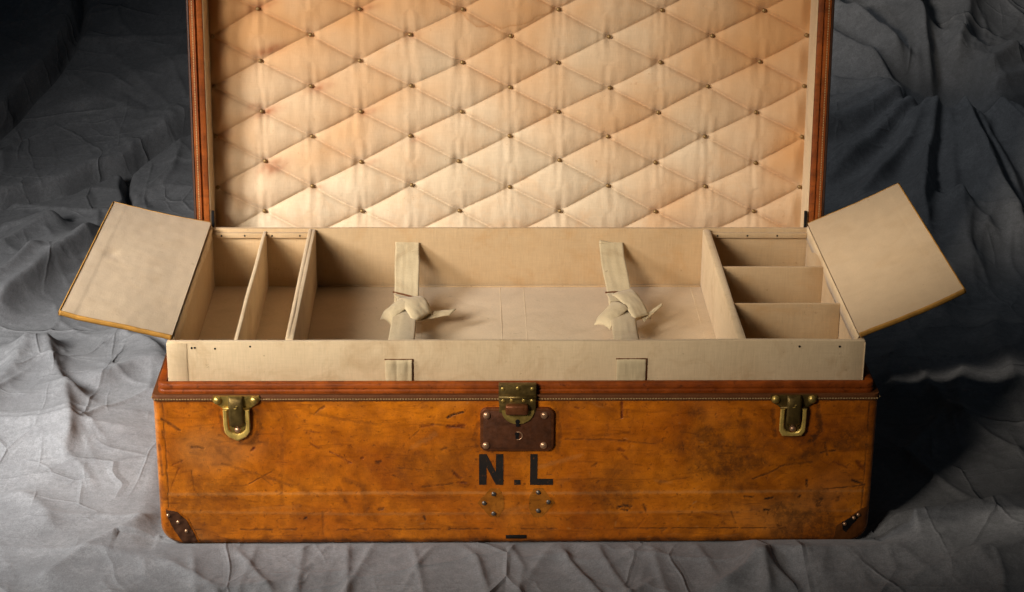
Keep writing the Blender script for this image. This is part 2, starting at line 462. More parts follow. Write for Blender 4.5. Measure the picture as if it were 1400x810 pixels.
fold([(-.895,.829),(-.839,.665),(-.798,.551),(-.736,.458)], .036, .020, .075, .004)
fold([(-.80,.56),(-.775,.45),(-.755,.37),(-.740,.244)], .026, .014, .075, .006)
fold([(-.555,.105),(-.639,0.0),(-.72,-.135)], .012, .026, .018, .002, (.08, .15))
fold([(-.60,.70),(-.69,.655),(-.775,.56)], .026, .016, .07, .008)
fold([(-.93,.36),(-.905,.6),(-.895,.82)], .026, .05, .030, .006)
fold([(-.82,.18),(-.76,.11),(-.71,.03)], .014, .022, .05, .006)
fold([(-.78,.44),(-.63,.462)], .006, .012, .020, .003)
fold([(-1.02,.80),(-.955,1.02),(-.905,1.19),(-.83,1.40)], .070, .090, .022, .005)
fold([(-1.06,.86),(-.985,1.06),(-.94,1.22)], .040, .060, .018, .005)
fold([(-1.10,1.12),(-.985,1.36),(-.93,1.45)], .038, .070, .020, .005)
fold([(-1.10,1.345),(-.95,1.40)], .020, .05, .020, .006)
fold([(-.79,.86),(-.70,.78),(-.63,.70)], .018, .02, .04, .005)
fold([(-.99,.55),(-.93,.42),(-.88,.22)], .015, .03, .05, .008)
step([(-1.45,1.42),(-1.13,1.563),(-1.0,1.661),(-.884,1.784),(-.818,1.878),(-.747,1.975),(-.60,2.2)], .035, .30, .045, .014)
step([(-1.30,1.70),(-1.205,1.936),(-1.157,2.065),(-1.113,2.187),(-1.074,2.326),(-1.104,2.46),(-1.2,2.55)], .045, .25, .04, .014)
step([(-.825,1.40),(-.85,1.573),(-.884,1.79)], .012, .10, .03, .008)
fold([(-1.1,1.95),(-.9,2.12),(-.68,2.22)], .02, .05, .05, .02)
# creases that run out from under the front edge
for pts, h, a, b in (([(-.505,.02),(-.478,-.16)], .010, .020, .005), ([(-.455,.02),(-.415,-.059),(-.378,-.13)], .012, .005, .016), ([(-.262,.02),(-.255,-.14)], .012, .006, .016),
                     ([(-.215,.02),(-.262,-.17)], .010, .016, .005), ([(-.33,.02),(-.327,-.16)], .009, .006, .014), ([(-.165,.02),(-.140,-.17)], .008, .012, .006),
                     ([(-.100,.02),(-.060,-.06),(-.045,-.17)], .010, .006, .018), ([(.055,.02),(.075,-.05),(.13,-.17)], .014, .007, .020), ([(.120,.02),(.133,-.05),(.17,-.17)], .012, .006, .020),
                     ([(.205,.02),(.215,-.09)], .010, .024, .006), ([(-.40,.01),(-.41,-.12)], .006, .005, .014), ([(-.02,.02),(.01,-.08),(.00,-.16)], .008, .006, .014), ([(.27,.02),(.29,-.06)], .008, .005, .016)):
    p0, p1 = pts[-2], pts[-1]; pts = pts+[(p1[0]+(p1[0]-p0[0])*.8, p1[1]+(p1[1]-p0[1])*.8)]
    fold(pts, h*.55, max(a*.55, .005), max(b*.55, .005), .0010, (0, .3), .2)
fold([(.374,.02),(.376,-.072),(.374,-.20)], .018, .012, .018, .002, (0, .3))
fold([(.376,-.066),(.345,-.10),(.27,-.16)], .020, .020, .016, .004, (0, .4))
fold([(.372,-.062),(.47,-.026),(.554,-.004),(.677,.036),(.86,.105),(1.1,.22)], .040, .030, .13, .006, (.08, .2))
fold([(.376,-.072),(.42,-.18)], .014, .010, .020, .002, (0, .3))
fold([(.62,-.16),(.80,-.02),(.95,.06)], .015, .03, .06, .008)
# the heap at the right: pleats radiating from one gathered place
pr_ = random.Random(12)
def pleat(ang, r0, r1, bend, h, wl, wr):
    a = math.radians(ang); P = []
    for t in (0, .33, .66, 1):
        r = r0+(r1-r0)*t; b = a+bend*t
        P.append((PVX+r*math.cos(b), PVY+r*math.sin(b)))
    fold(P, h*1.55, wl, wr, .006, (.12, .35), .8)
for ang in (176, 187, 197, 206, 216, 228, 243):                       # towards the lid
    pleat(ang+pr_.uniform(-3, 3), pr_.uniform(.02, .10), pr_.uniform(.45, .75), pr_.uniform(-.15, .15), pr_.uniform(.022, .045), pr_.uniform(.012, .02), pr_.uniform(.04, .07))
for ang in (-112, -98, -86, -75, -64, -52, -40, -27, -14):            # forward and to the right
    pleat(ang+pr_.uniform(-4, 4), pr_.uniform(.03, .15), pr_.uniform(.55, 1.15), pr_.uniform(-.2, .25), pr_.uniform(.025, .060), pr_.uniform(.014, .024), pr_.uniform(.05, .09))
for ang in (12, 30, 48, 66, 88, 110, 135, 155):                       # up the backdrop
    pleat(ang+pr_.uniform(-5, 5), pr_.uniform(.05, .15), pr_.uniform(.5, .9), pr_.uniform(-.25, .25), pr_.uniform(.025, .055), pr_.uniform(.05, .08), pr_.uniform(.015, .028))
for pts, h, a, b in (([(.80,1.60),(.835,1.20),(.842,.988),(.87,.70)], .026, .025, .07), ([(1.06,1.2),(.949,1.067),(.802,.798),(.70,.66)], .016, .04, .06),
                     ([(.99,.95),(.93,.75),(.92,.5),(.95,.28)], .024, .06, .022), ([(.86,.66),(.80,.50),(.78,.34)], .024, .05, .02), ([(.75,.78),(.70,.62),(.69,.45)], .016, .04, .018)):
    fold(pts, h, a, b, .006)
# fan of sharp pleats in the heap, and the small hard creases of folded muslin everywhere
fr_ = random.Random(33)
for i in range(8):
    x, y = fr_.uniform(.72, 1.45), fr_.uniform(1.2, 2.5); a = fr_.choice((-1.1, -.9, -1.3, -.6, -.15, .1))+fr_.uniform(-.2, .2); L = fr_.uniform(.2, .6)
    fold([(x, y), (x+L*.5*math.cos(a)+fr_.uniform(-.03, .03), y+L*.5*math.sin(a)), (x+L*math.cos(a+.15), y+L*math.sin(a+.15))], fr_.uniform(.012, .035), fr_.uniform(.010, .03), fr_.uniform(.03, .07), .003)
for i in range(260):
    x, y = fr_.uniform(-1.25, 1.35), fr_.uniform(-.2, 2.0)
    if abs(x) < .5 and -.02 < y < 1.2: continue
    a = fr_.uniform(0, 3.14); L = fr_.uniform(.07, .30); k = fr_.uniform(-.3, .3)
    fold([(x, y), (x+L*.5*math.cos(a), y+L*.5*math.sin(a)), (x+L*math.cos(a+k), y+L*math.sin(a+k))], fr_.choice((1, 1, 1, -1))*fr_.uniform(.0015, .0055), fr_.uniform(.004, .010), fr_.uniform(.006, .022), .0012)
for _ in range(1):
    Zp = np.pad(Z, 1, mode='edge'); Z = .5*Z+.125*(Zp[:-2, 1:-1]+Zp[2:, 1:-1]+Zp[1:-1, :-2]+Zp[1:-1, 2:])
# flat where the trunk stands
dx = np.maximum(np.abs(X)-W2, 0); dy = np.maximum(np.maximum(-Y+.012, Y-D), 0)
dist = np.hypot(dx, dy)
mask = sstep(0, .05, dist); fr = (Y < .03)
mask = np.where(fr & (np.abs(X) < .56), sstep(0, .022, dist), mask)
cap = np.where((Y < .02) & (np.abs(X) < .62), .0040+(.18+.22*sstep(.30, .36, X))*dist, 9.0)      # the cloth is pulled tight along the front edge
Z = np.where(Z > cap-.004, cap-.004*np.exp(-np.clip((Z-cap+.004)/.004, 0, 30)), Z)
Z = np.where(dist < .14, np.maximum(Z, -.012), Z)*mask + rise(Y)
cloth = mk_grid('backdrop_cloth', np.stack([X, Y, Z], -1).reshape(-1, 3), len(GY), len(GX), m_cloth)
cloth['kind'] = 'structure'
cloth['label'] = 'wrinkled grey muslin cloth spread under and behind the trunk'

# ------------------------------------------------------------------ the trunk
trunk = empty('steamer_trunk', (0, 0, 0), 'open tan leather travel trunk with brass latches and painted initials, standing on grey cloth', 'trunk')

RC, RE, ZB = .034, .012, .0005     # bottom corner radius, edge radius, underside
def inset_depth(x, z):
    x = np.asarray(x, float); z = np.asarray(z, float)
    qx = np.abs(x)-(W2-RC); qz = (RC+ZB)-z
    d = np.minimum(W2-np.abs(x), z-ZB)
    c = RC-np.hypot(np.maximum(qx, 0), np.maximum(qz, 0))
    return np.maximum(np.where((qx > 0) & (qz > 0), c, d), 0)
def front_y(x, z):
    d = inset_depth(x, z); e = np.clip(RE-d, 0, RE)
    y = RE-np.sqrt(np.maximum(RE*RE-e*e, 0))
    y = y + sstep(.0, .03, d)*(.0007*pn(np.asarray(x)*6, np.asarray(z)*9, 71))
    zz = np.asarray(z)
    y = y - .0009*np.exp(-((zz-.0865)/.006)**2) - .0006*np.exp(-((zz-.057)/.005)**2)
    t = np.clip((zz-(H-.004))/.004, 0, 1); y = y + .004*(1-np.sqrt(np.maximum(1-t*t, 0)))
    return y
def half_w(z):
    q = np.clip((RC+ZB)-z, 0, RC); return W2-RC+np.sqrt(np.maximum(RC*RC-q*q, 0))
def panel_grid(fine):
    zs = np.r_[np.linspace(0, .015, 13)[:-1], np.linspace(.015, H-ZB-.005, max(3, int(.236/fine))), np.linspace(H-ZB-.005, H-ZB, 7)[1:]] + ZB
    us = np.r_[np.linspace(0, .015, 12)[:-1], np.linspace(.015, 1.085, max(3, int(1.07/fine))), np.linspace(1.085, 1.1, 12)[1:]]/1.1*2-1
    zz, uu = np.meshgrid(zs, us, indexing='ij')
    return uu*half_w(zz), zz, len(zs), len(us)

# wear and painted light on the front: scuffs and shade (d), reddish gouges (r), rubbed places and highlights (l); x,z in metres, width in mm
MARKS = [
    ('d', [(-0.5374, 0.2172), (-0.5247, 0.2086), (-0.5109, 0.1976)], 5, 0.7),
    ('d', [(-0.4947, 0.1693), (-0.4857, 0.1705), (-0.477, 0.168)], 4, 0.6),
    ('r', [(-0.4039, 0.1641), (-0.3993, 0.1678)], 5, 0.8),
    ('r', [(-0.2374, 0.15), (-0.234, 0.1512)], 4, 0.9),
    ('r', [(-0.2839, 0.1613), (-0.2685, 0.1526), (-0.2531, 0.1426)], 1.6, 0.8),
    ('r', [(-0.2629, 0.1563), (-0.2565, 0.1414)], 1.2, 0.7),
    ('r', [(-0.3229, 0.1971), (-0.2997, 0.1946)], 1.3, 0.6),
    ('r', [(-0.3146, 0.1762), (-0.3016, 0.1675)], 1.8, 0.6),
    ('d', [(-0.3132, 0.2264), (-0.2626, 0.2153), (-0.2074, 0.2066)], 5, 0.3),
    ('d', [(-0.3066, 0.224), (-0.2987, 0.2325), (-0.2908, 0.2373)], 2.5, 0.6),
    ('d', [(-0.4493, 0.1419), (-0.3988, 0.1243), (-0.3437, 0.1029)], 5, 0.35),
    ('d', [(-0.4095, 0.1069), (-0.3741, 0.128)], 1.3, 0.6),
    ('d', [(-0.3987, 0.1268), (-0.375, 0.1043)], 1.2, 0.5),
    ('d', [(-0.2118, 0.1437), (-0.2073, 0.1449)], 5, 0.6),
    ('d', [(-0.2121, 0.0621), (-0.2064, 0.0646)], 5, 0.6),
    ('d', [(-0.3275, 0.046), (-0.324, 0.0485)], 3, 0.8),
    ('d', [(-0.1054, 0.2186), (-0.0943, 0.2247), (-0.0821, 0.2271)], 4, 0.85),
    ('r', [(-0.1443, 0.204), (-0.1276, 0.2064)], 6, 0.6),
    ('r', [(-0.1054, 0.2027), (-0.0799, 0.2051)], 6, 0.75),
    ('d', [(-0.1298, 0.2077), (-0.0743, 0.2002)], 3, 0.4),
    ('d', [(-0.1145, 0.1645), (-0.1078, 0.167)], 6, 0.5),
    ('d', [(-0.1452, 0.101), (-0.1216, 0.1034), (-0.098, 0.1059)], 4, 0.6),
    ('r', [(-0.0945, 0.1234), (-0.0856, 0.1159)], 6, 0.7),
    ('r', [(-0.0901, 0.1084), (-0.0766, 0.1071)], 2.5, 0.7),
    ('r', [(0.1583, 0.2424), (0.159, 0.218)], 3.5, 0.9),
    ('r', [(0.1571, 0.165), (0.1639, 0.1613)], 6, 0.5),
    ('r', [(0.1618, 0.1563), (0.1699, 0.1476)], 4, 0.5),
    ('d', [(0.1587, 0.0646), (0.1665, 0.0684), (0.1768, 0.0658)], 7, 0.85),
    ('d', [(0.1633, 0.0608), (0.1724, 0.0595)], 4, 0.8),
    ('d', [(-0.1422, 0.0504), (-0.14, 0.0441)], 3.5, 0.9),
    ('d', [(0.074, 0.1813), (0.1376, 0.1812), (0.2139, 0.1723)], 2, 0.5),
    ('d', [(0.104, 0.185), (0.1708, 0.1922)], 6, 0.25),
    ('d', [(0.4691, 0.0763), (0.4684, 0.0686)], 15, 0.7),
    ('d', [(0.4984, 0.08), (0.4975, 0.0762)], 8, 0.6),
    ('d', [(0.3849, 0.0791), (0.3972, 0.0816)], 4, 0.9),
    ('d', [(0.3848, 0.06), (0.3927, 0.06)], 4, 0.9),
    ('d', [(0.3916, 0.06), (0.3909, 0.0523)], 2, 0.8),
    ('d', [(0.4477, 0.1105), (0.4483, 0.1004)], 4, 0.8),
    ('d', [(0.437, 0.0814), (0.4401, 0.0852)], 4, 0.9),
    ('d', [(0.4661, 0.158), (0.4884, 0.1616)], 3, 0.7),
    ('d', [(0.4717, 0.1754), (0.4765, 0.1542)], 3, 0.7),
    ('d', [(0.4747, 0.0952), (0.5017, 0.0977), (0.5332, 0.1014)], 2, 0.7),
    ('d', [(0.519, 0.1102), (0.5377, 0.1026)], 6, 0.8),
    ('d', [(0.4111, 0.1369), (0.3936, 0.1257), (0.3649, 0.1132)], 3, 0.6),
    ('d', [(0.4144, 0.1369), (0.4536, 0.1418)], 5, 0.5),
    ('d', [(0.3528, 0.0842), (0.3666, 0.0817)], 2.5, 0.8),
    ('r', [(0.5236, 0.1416), (0.5333, 0.1316)], 8, 0.6),
    ('r', [(0.4875, 0.1417), (0.5107, 0.1316)], 3, 0.5),
    ('d', [(0.3399, 0.2311), (0.3405, 0.2188)], 8, 0.4),
    ('d', [(0.2851, 0.1323), (0.3306, 0.1221)], 4, 0.35),
    ('d', [(0.2501, 0.1635), (0.2667, 0.1697)], 5, 0.4),
    ('d', [(-0.3562, 0.1935), (-0.3604, 0.0715)], 7, 0.22),
    ('d', [(-0.4516, 0.1888), (-0.4191, 0.174), (-0.38, 0.1788)], 8, 0.35),
    ('d', [(-0.2649, 0.1152), (-0.235, 0.1025), (-0.2324, 0.0584)], 10, 0.28),
    ('d', [(-0.2732, 0.0989), (-0.2549, 0.061)], 9, 0.25),
    ('d', [(-0.2978, 0.0586), (-0.2988, 0.0204)], 4, 0.35),
    ('r', [(-0.5153, 0.1346), (-0.5282, 0.1035)], 3, 0.5),
    ('r', [(-0.5251, 0.1396), (-0.5091, 0.147)], 2.5, 0.5),
    ('d', [(-0.4967, 0.1284), (-0.4938, 0.0971), (-0.4876, 0.087)], 2, 0.5),
    ('d', [(-0.5433, 0.1719), (-0.5416, 0.1223)], 5, 0.5),
    ('d', [(-0.5375, 0.1964), (-0.5349, 0.1841)], 4, 0.5),
    ('d', [(-0.4555, 0.1045), (-0.4108, 0.1044)], 1.5, 0.4),
    ('d', [(-0.1634, 0.1832), (-0.1499, 0.1955)], 3, 0.4),
    ('d', [(-0.1829, 0.1337), (-0.1472, 0.1298)], 2, 0.5),
    ('d', [(-0.1887, 0.1212), (-0.1776, 0.1149)], 2, 0.5),
    ('d', [(-0.2141, 0.1437), (-0.2107, 0.1412)], 6, 0.5),
    ('d', [(0.1163, 0.1353), (0.1229, 0.1403)], 3, 0.5),
    ('d', [(0.1237, 0.1077), (0.127, 0.1102)], 3, 0.6),
    ('d', [(-0.0577, 0.2075), (-0.0654, 0.1829), (-0.0576, 0.1607)], 10, 0.4),
    ('d', [(0.0587, 0.2317), (0.0659, 0.1949), (0.062, 0.1603)], 9, 0.4),
    ('d', [(-0.4496, 0.2328), (-0.4458, 0.1962), (-0.4277, 0.1789)], 6, 0.45),
    ('d', [(-0.3946, 0.2327), (-0.3891, 0.2022), (-0.4023, 0.1776)], 10, 0.5),  # shadow the latch throws to its right, painted dark
    ('d', [(0.4567, 0.2357), (0.4638, 0.1939), (0.4492, 0.1767)], 12, 0.6),  # painted shadow to the right of this latch too
    ('d', [(0.3878, 0.231), (0.3948, 0.1867)], 8, 0.5),
    ('d', [(0.3338, 0.0564), (0.3416, 0.0359)], 2, 0.5),
    ('r', [(0.2883, 0.0565), (0.3171, 0.0488)], 3, 0.4),
    ('d', [(0.2184, 0.1074), (0.2856, 0.1198)], 3, 0.3),
    ('d', [(-0.0061, 0.0064), (0.0075, 0.0102)], 3, 0.3),
    ('l', [(-0.5345, 0.0897), (-0.2543, 0.0913), (0.106, 0.0901), (0.5361, 0.0925)], 5, 0.55),  # sheen along the upper bend, painted as a pale stroke
    ('l', [(-0.5137, 0.0594), (-0.2325, 0.0546), (0.1067, 0.0559), (0.5272, 0.0582)], 5, 0.35),  # painted sheen along the lower bend
    ('l', [(-0.5475, 0.233), (-0.5512, 0.0721)], 9, 0.6),  # highlight on the rounded left edge, painted into the colour
    ('d', [(0.197, 0.0696), (0.202, 0.0568)], 4, 0.6),
    ('r', [(0.4231, 0.1817), (0.4404, 0.1742)], 3, 0.4),
    ('d', [(0.3502, 0.1819), (0.3572, 0.1321)], 3, 0.3),
]
PX, PZ, nr, nc = panel_grid(.0016)
wear_shading = {'d': np.zeros(PX.shape), 'r': np.zeros(PX.shape), 'l': np.zeros(PX.shape)}
wob = 1 + .55*pn(PX*140, PZ*140, 73) + .35*pn(PX*420, PZ*420, 79)
bx_ = .0006*pn(PX*90, PZ*90, 83); bz_ = .0006*pn(PX*90, PZ*90, 89)
row_z = PZ[:, 0]
def stroke(kind, pts, w, s):
    pts = np.array(pts, float); w = w*.001
    lo, hi = pts.min(0)-w*2-.004, pts.max(0)+w*2+.004
    i0, i1 = np.searchsorted(row_z, (lo[1], hi[1]))
    if i1 <= i0: return
    mid = PX[(i0+i1)//2]; j0, j1 = np.searchsorted(mid, (lo[0]-.02, hi[0]+.02)); sl = (slice(i0, i1), slice(j0, j1))
    x = PX[sl]+bx_[sl]; z = PZ[sl]+bz_[sl]; best = np.full(x.shape, 1e9)
    for a, b in zip(pts[:-1], pts[1:]):
        d = b-a; l2 = max(d@d, 1e-12); t = np.clip(((x-a[0])*d[0]+(z-a[1])*d[1])/l2, 0, 1)
        best = np.minimum(best, np.hypot(x-a[0]-t*d[0], z-a[1]-t*d[1]))
    wd = np.maximum(w*.5*wob[sl], .0004)
    val = s*(1-sstep(.35*wd, wd+.0010, best))
    wear_shading[kind][sl] = np.maximum(wear_shading[kind][sl], val)
for k, p, w, s in MARKS: stroke(k, p, w, min(1.0, s*1.2) if k != 'l' else s*.7)
rnd = random.Random(5)
for i in range(380):
    x = rnd.uniform(-.545, .545); z = rnd.uniform(.01, .245)
    if rnd.random() < .35: z = rnd.uniform(.005, .07)
    if rnd.random() < .3: x = rnd.uniform(.25, .545)
    L = rnd.choice((.001, .0015, .002, .003, .004, .006, .010, .022)); a = rnd.gauss(0, .45) if rnd.random() < .7 else rnd.uniform(-1.5, 1.5)
    x2, z2 = x+L*math.cos(a), z+L*math.sin(a)
    xm, zm = (x+x2)/2+rnd.uniform(-.1, .1)*L, (z+z2)/2+rnd.uniform(-.15, .15)*L
    stroke(rnd.choice('dddrrl'), [(x, z), (xm, zm), (x2, z2)], rnd.uniform(.6, 2.4) if L < .008 else rnd.uniform(.5, 1.0), rnd.uniform(.15, .6) if L < .008 else rnd.uniform(.12, .4))
for i in range(26):      # faint broad rubbed smears
    x = rnd.uniform(-.5, .5); z = rnd.uniform(.03, .23); L = rnd.uniform(.02, .09); a = rnd.gauss(0, .5)
    stroke(rnd.choice('ddl'), [(x, z), (x+L*math.cos(a), z+L*math.sin(a))], rnd.uniform(5, 14), rnd.uniform(.08, .2))
for sx in (-.5345, .5355): stroke('d', [(sx, .018), (sx+.0005, .12), (sx, .243)], 1.5, .8)
t = -.50
while t < .50:
    L = rnd.uniform(.008, .06)
    if rnd.random() < .8: stroke('d', [(t, .0278), (t+L, .0278)], 1.3, .8)
    t += L+rnd.uniform(.002, .012)
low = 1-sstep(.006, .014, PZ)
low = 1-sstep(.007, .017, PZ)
wear_shading['d'] = np.maximum(wear_shading['d'], low*np.clip(.62+.5*pn(PX*30, PZ*90, 97), 0, .9))  # worn, stained bottom band, with the shade under the edge painted in
patchy = fbm(PX*8, PZ*9, 101, 4)
edge_ = np.minimum(inset_depth(PX, PZ), H-PZ)
wear_shading['d'] = np.maximum(wear_shading['d'], np.clip(.80*sstep(.0, .7, patchy)*(.45+.9*sstep(.1, .5, PX)), 0, .6))
wear_shading['d'] = np.maximum(wear_shading['d'], .55*np.exp(-edge_/.010)*sstep(-.3, .5, fbm(PX*22, PZ*22, 109, 3)))
wear_shading['d'] = np.maximum(wear_shading['d'], .16*sstep(.25, .52, PX))  # darker towards the right end
wear_shading['r'] = np.maximum(wear_shading['r'], .30*sstep(.1, .6, pn(PX*7, PZ*11, 103)))
wear_shading['l'] = np.maximum(wear_shading['l'], .35*sstep(.15, .7, pn(PX*5+7, PZ*8, 107)))
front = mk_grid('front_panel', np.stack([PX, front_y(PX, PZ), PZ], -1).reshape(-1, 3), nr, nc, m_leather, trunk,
                attrs={'scuff_shade': wear_shading['d'], 'gouge': wear_shading['r'], 'rubbed_sheen': wear_shading['l']})
bxp, bzp, bnr, bnc = panel_grid(.05)
mk_grid('back_panel', np.stack([bxp, D-front_y(bxp, bzp), bzp], -1).reshape(-1, 3), bnr, bnc, m_side, trunk, flip=True)

def u_outline(inset):
    r = RC-inset; pts = [(-(W2-inset), H-.001)]
    for k in range(9):
        a = math.radians(180+90*k/8); pts.append((-(W2-RC)+r*math.cos(a), RC+ZB+r*math.sin(a)))
    for k in range(9):
        a = math.radians(270+90*k/8); pts.append(((W2-RC)+r*math.cos(a), RC+ZB+r*math.sin(a)))
    pts.append((W2-inset, H-.001)); return pts
ins = (.0003, .0115); ys = (.0115, D-.0115)
v = [(x, y, z) for i in ins for y in ys for x, z in u_outline(i)]; n = len(u_outline(0)); f = []
for k in range(n-1):
    f += [(k, k+1, n+k+1, n+k), (2*n+k, 3*n+k, 3*n+k+1, 2*n+k+1), (k, 2*n+k, 2*n+k+1, k+1), (n+k, n+k+1, 3*n+k+1, 3*n+k)]
f += [(0, n, 3*n, 2*n), (n-1, 3*n-1, 4*n-1, 2*n-1)]
bm = bmesh.new(); bv = [bm.verts.new(p) for p in v]
for q in f: bm.faces.new([bv[i] for i in q])
o = mk_bm('body_shell', bm, m_side, trunk, True); o.data.set_sharp_from_angle(angle=math.radians(35))

# top edge binding with its stitching, and the lip the lid closes over
idc = lambda x, y, h: (x, y, h)
mk_sweep('binding', (-W2-.0012, W2+.0012, -.0012, D+.0012), .012, [(.004, H-.0100), (.0004, H-.0096), (0, H-.0085), (0, H-.0015), (.001, H+.0004), (.011, H+.0006)], idc, m_binding, trunk)
mk_sweep('lip', (-.5425, .5425, .0055, D-.0055), .012,
         [(.001, H-.004), (0, H+.0005), (-.0006, H+.0035), (.0002, H+.0066), (.0016, H+.0074), (.0016, H+.0082), (0, H+.0090), (0, H+.0150), (.0020, H+.0172), (.0100, H+.0172), (.0125, H+.0160), (.0125, H-.05)], idc, m_lip, trunk, angle=50)
bm = bmesh.new(); t = -.546
while t < .546:
    bm_box(bm, t-.0014, t+.0014, -.0019, -.0006, H-.0064, H-.0048); t += .0042
t = .006
while t < D-.006:
    for s in (-1, 1): bm_box(bm, *sorted((s*(W2+.0019), s*(W2+.0006))), t-.0014, t+.0014, H-.0064, H-.0048)
    t += .0042
st = mk_bm('stitching', bm, m_thread, trunk); st['kind'] = 'stuff'
for s in (-1, 1):
    box('tray_ledge', tuple(sorted((s*.5370, s*.5000))) + (.03, D-.03, .196, .2138), m_wall, trunk)

# painted initials
def paint(name, polys):
    vv, ff = [], []
    for poly in polys:
        mnx, mxx = min(p[0] for p in poly), max(p[0] for p in poly); mnz, mxz = min(p[1] for p in poly), max(p[1] for p in poly)
        pts = [Vector(p) for p in poly]; ne = len(pts); edges = [(i, (i+1) % ne) for i in range(ne)]
        for a in np.arange(mnx, mxx, .003):
            for b in np.arange(mnz, mxz, .003): pts.append(Vector((float(a)+.0011, float(b)+.0013)))
        r = delaunay_2d_cdt(pts, edges, [], 1, 1e-6)
        off = len(vv); co = np.array([(p.x, p.y) for p in r[0]])
        yy = front_y(co[:, 0], co[:, 1])-.0005
        vv += [(p[0], y, p[1]) for p, y in zip(co, yy)]; ff += [tuple(i+off for i in t_) for t_ in r[2]]
    bm = bmesh.new(); bv = [bm.verts.new(p) for p in vv]
    for q in ff: bm.faces.new([bv[i] for i in q])
    for fc in bm.faces:
        fc.normal_update()
        if fc.normal.y > 0: fc.normal_flip()
    return mk_bm(name, bm, m_paint, trunk, True, recalc=False)
paint('painted_letter', [[(-.0576,.1044),(-.0462,.1044),(-.0462,.1345),(-.0318,.1044),(-.0204,.1044),(-.0204,.1569),(-.0318,.1569),(-.0318,.1262),(-.0462,.1569),(-.0576,.1569)]])
paint('painted_dot', [[(-.0036,.1044),(.0062,.1044),(.0062,.1128),(-.0036,.1128)]])
paint('painted_letter', [[(.0207,.1042),(.0562,.1042),(.0562,.1148),(.0318,.1148),(.0318,.1568),(.0207,.1568)]])

# rivets
me_riv = dome('rivet', .0037, .0024, m_iron)
for x, z in ((-.0349,.0893),(-.0495,.0729),(-.0348,.0551),(.0338,.0916),(.0498,.0751),(.0342,.0600)):
    place('rivet', me_riv, trunk, (x, float(front_y(x, z))-.0009, z))

# corner guards
def guard(name, poly, thick, mat):
    c = np.array(poly)
    # densify the outline
    dense = []
    for a, b in zip(c, np.roll(c, -1, 0)):
        k = max(1, int(np.hypot(*(b-a))/.003)); dense += [tuple(a+(b-a)*i/k) for i in range(k)]
    dense = [(x+.0006*float(pn(x*300, z*300, 5)), z+.0006*float(pn(x*300, z*300, 9))) for x, z in dense]
    pts = [Vector(p) for p in dense]; ne = len(pts)
    for a in np.arange(c[:,0].min(), c[:,0].max(), .0024):
        for b in np.arange(c[:,1].min(), c[:,1].max(), .0024): pts.append(Vector((float(a), float(b))))
    r = delaunay_2d_cdt(pts, [(i, (i+1) % ne) for i in range(ne)], [], 1, 1e-6)
    co = np.array([(p.x, p.y) for p in r[0]]); yy = front_y(co[:,0], co[:,1])
    th = thick*(.75+.5*np.clip(pn(co[:,0]*120, co[:,1]*120, 15), -.8, .8))
    bm = bmesh.new(); bv = [bm.verts.new((p[0], y-h, p[1])) for p, y, h in zip(co, yy, th)]
    for q in r[2]: bm.faces.new([bv[i] for i in q])
    for fc in bm.faces:
        fc.normal_update()
        if fc.normal.y > 0: fc.normal_flip()
    ed = [e for e in bm.edges if len(e.link_faces) == 1]
    ex = bmesh.ops.extrude_edge_only(bm, edges=ed)
    for g in ex['geom']:
        if isinstance(g, bmesh.types.BMVert): g.co.y += thick*1.5
    o = mk_bm(name, bm, mat, trunk, True); o.data.set_sharp_from_angle(angle=math.radians(40)); return o
guard('corner_cap', [(-.5455,.0660),(-.5250,.0640),(-.5065,.0480),(-.4960,.0240),(-.4900,.0060),(-.5060,.0040),(-.5200,.0068),(-.5330,.0140),(-.5420,.0260),(-.5462,.0400)], .0010, m_cap)
gl = guard('corner_guard', [(-.5395,.0635),(-.5224,.0600),(-.5086,.0448),(-.4981,.0216),(-.4935,.0080),(-.5060,.0050),(-.5160,.0060),(-.5240,.0200),(-.5330,.0383),(-.5385,.0548)], .0022, m_guard)
me_cr = dome('guard_rivet', .0030, .0022, m_copper, 10)
for x, z in ((-.5362,.0545),(-.5215,.0425),(-.5095,.0270)): place('rivet', me_cr, gl, (x, float(front_y(x, z))-.0018, z))
gr = guard('corner_guard', [(.4990,.0330),(.5110,.0400),(.5260,.0540),(.5360,.0620),(.5450,.0650),(.5462,.0400),(.5420,.0260),(.5330,.0140),(.5200,.0068),(.4950,.0050)], .0014, m_brown)
gt = guard('torn_patch', [(.5069,.0378),(.5139,.0427),(.5280,.0526),(.5335,.0509),(.5287,.0427),(.5205,.0327),(.5139,.0218),(.5092,.0244)], .0030, m_hole)
gt.parent = gr
for x, z in ((.5110,.0365),(.5245,.0470),(.5310,.0525)): place('rivet', me_cr, gr, (x, float(front_y(x, z))-.0030, z))
for sg in (-1, 1):
    guard('leather_tab', [(sg*x, z) for x, z in ((.0600,.0735),(.0400,.0985),(.0270,.0985),(.0200,.0850),(.0190,.0640),(.0270,.0480),(.0400,.0490))], .0007, m_side)
box('bottom_catch', (-.0160, .0160, -.0022, .006, .0115, .0172), m_black, trunk, .0008)

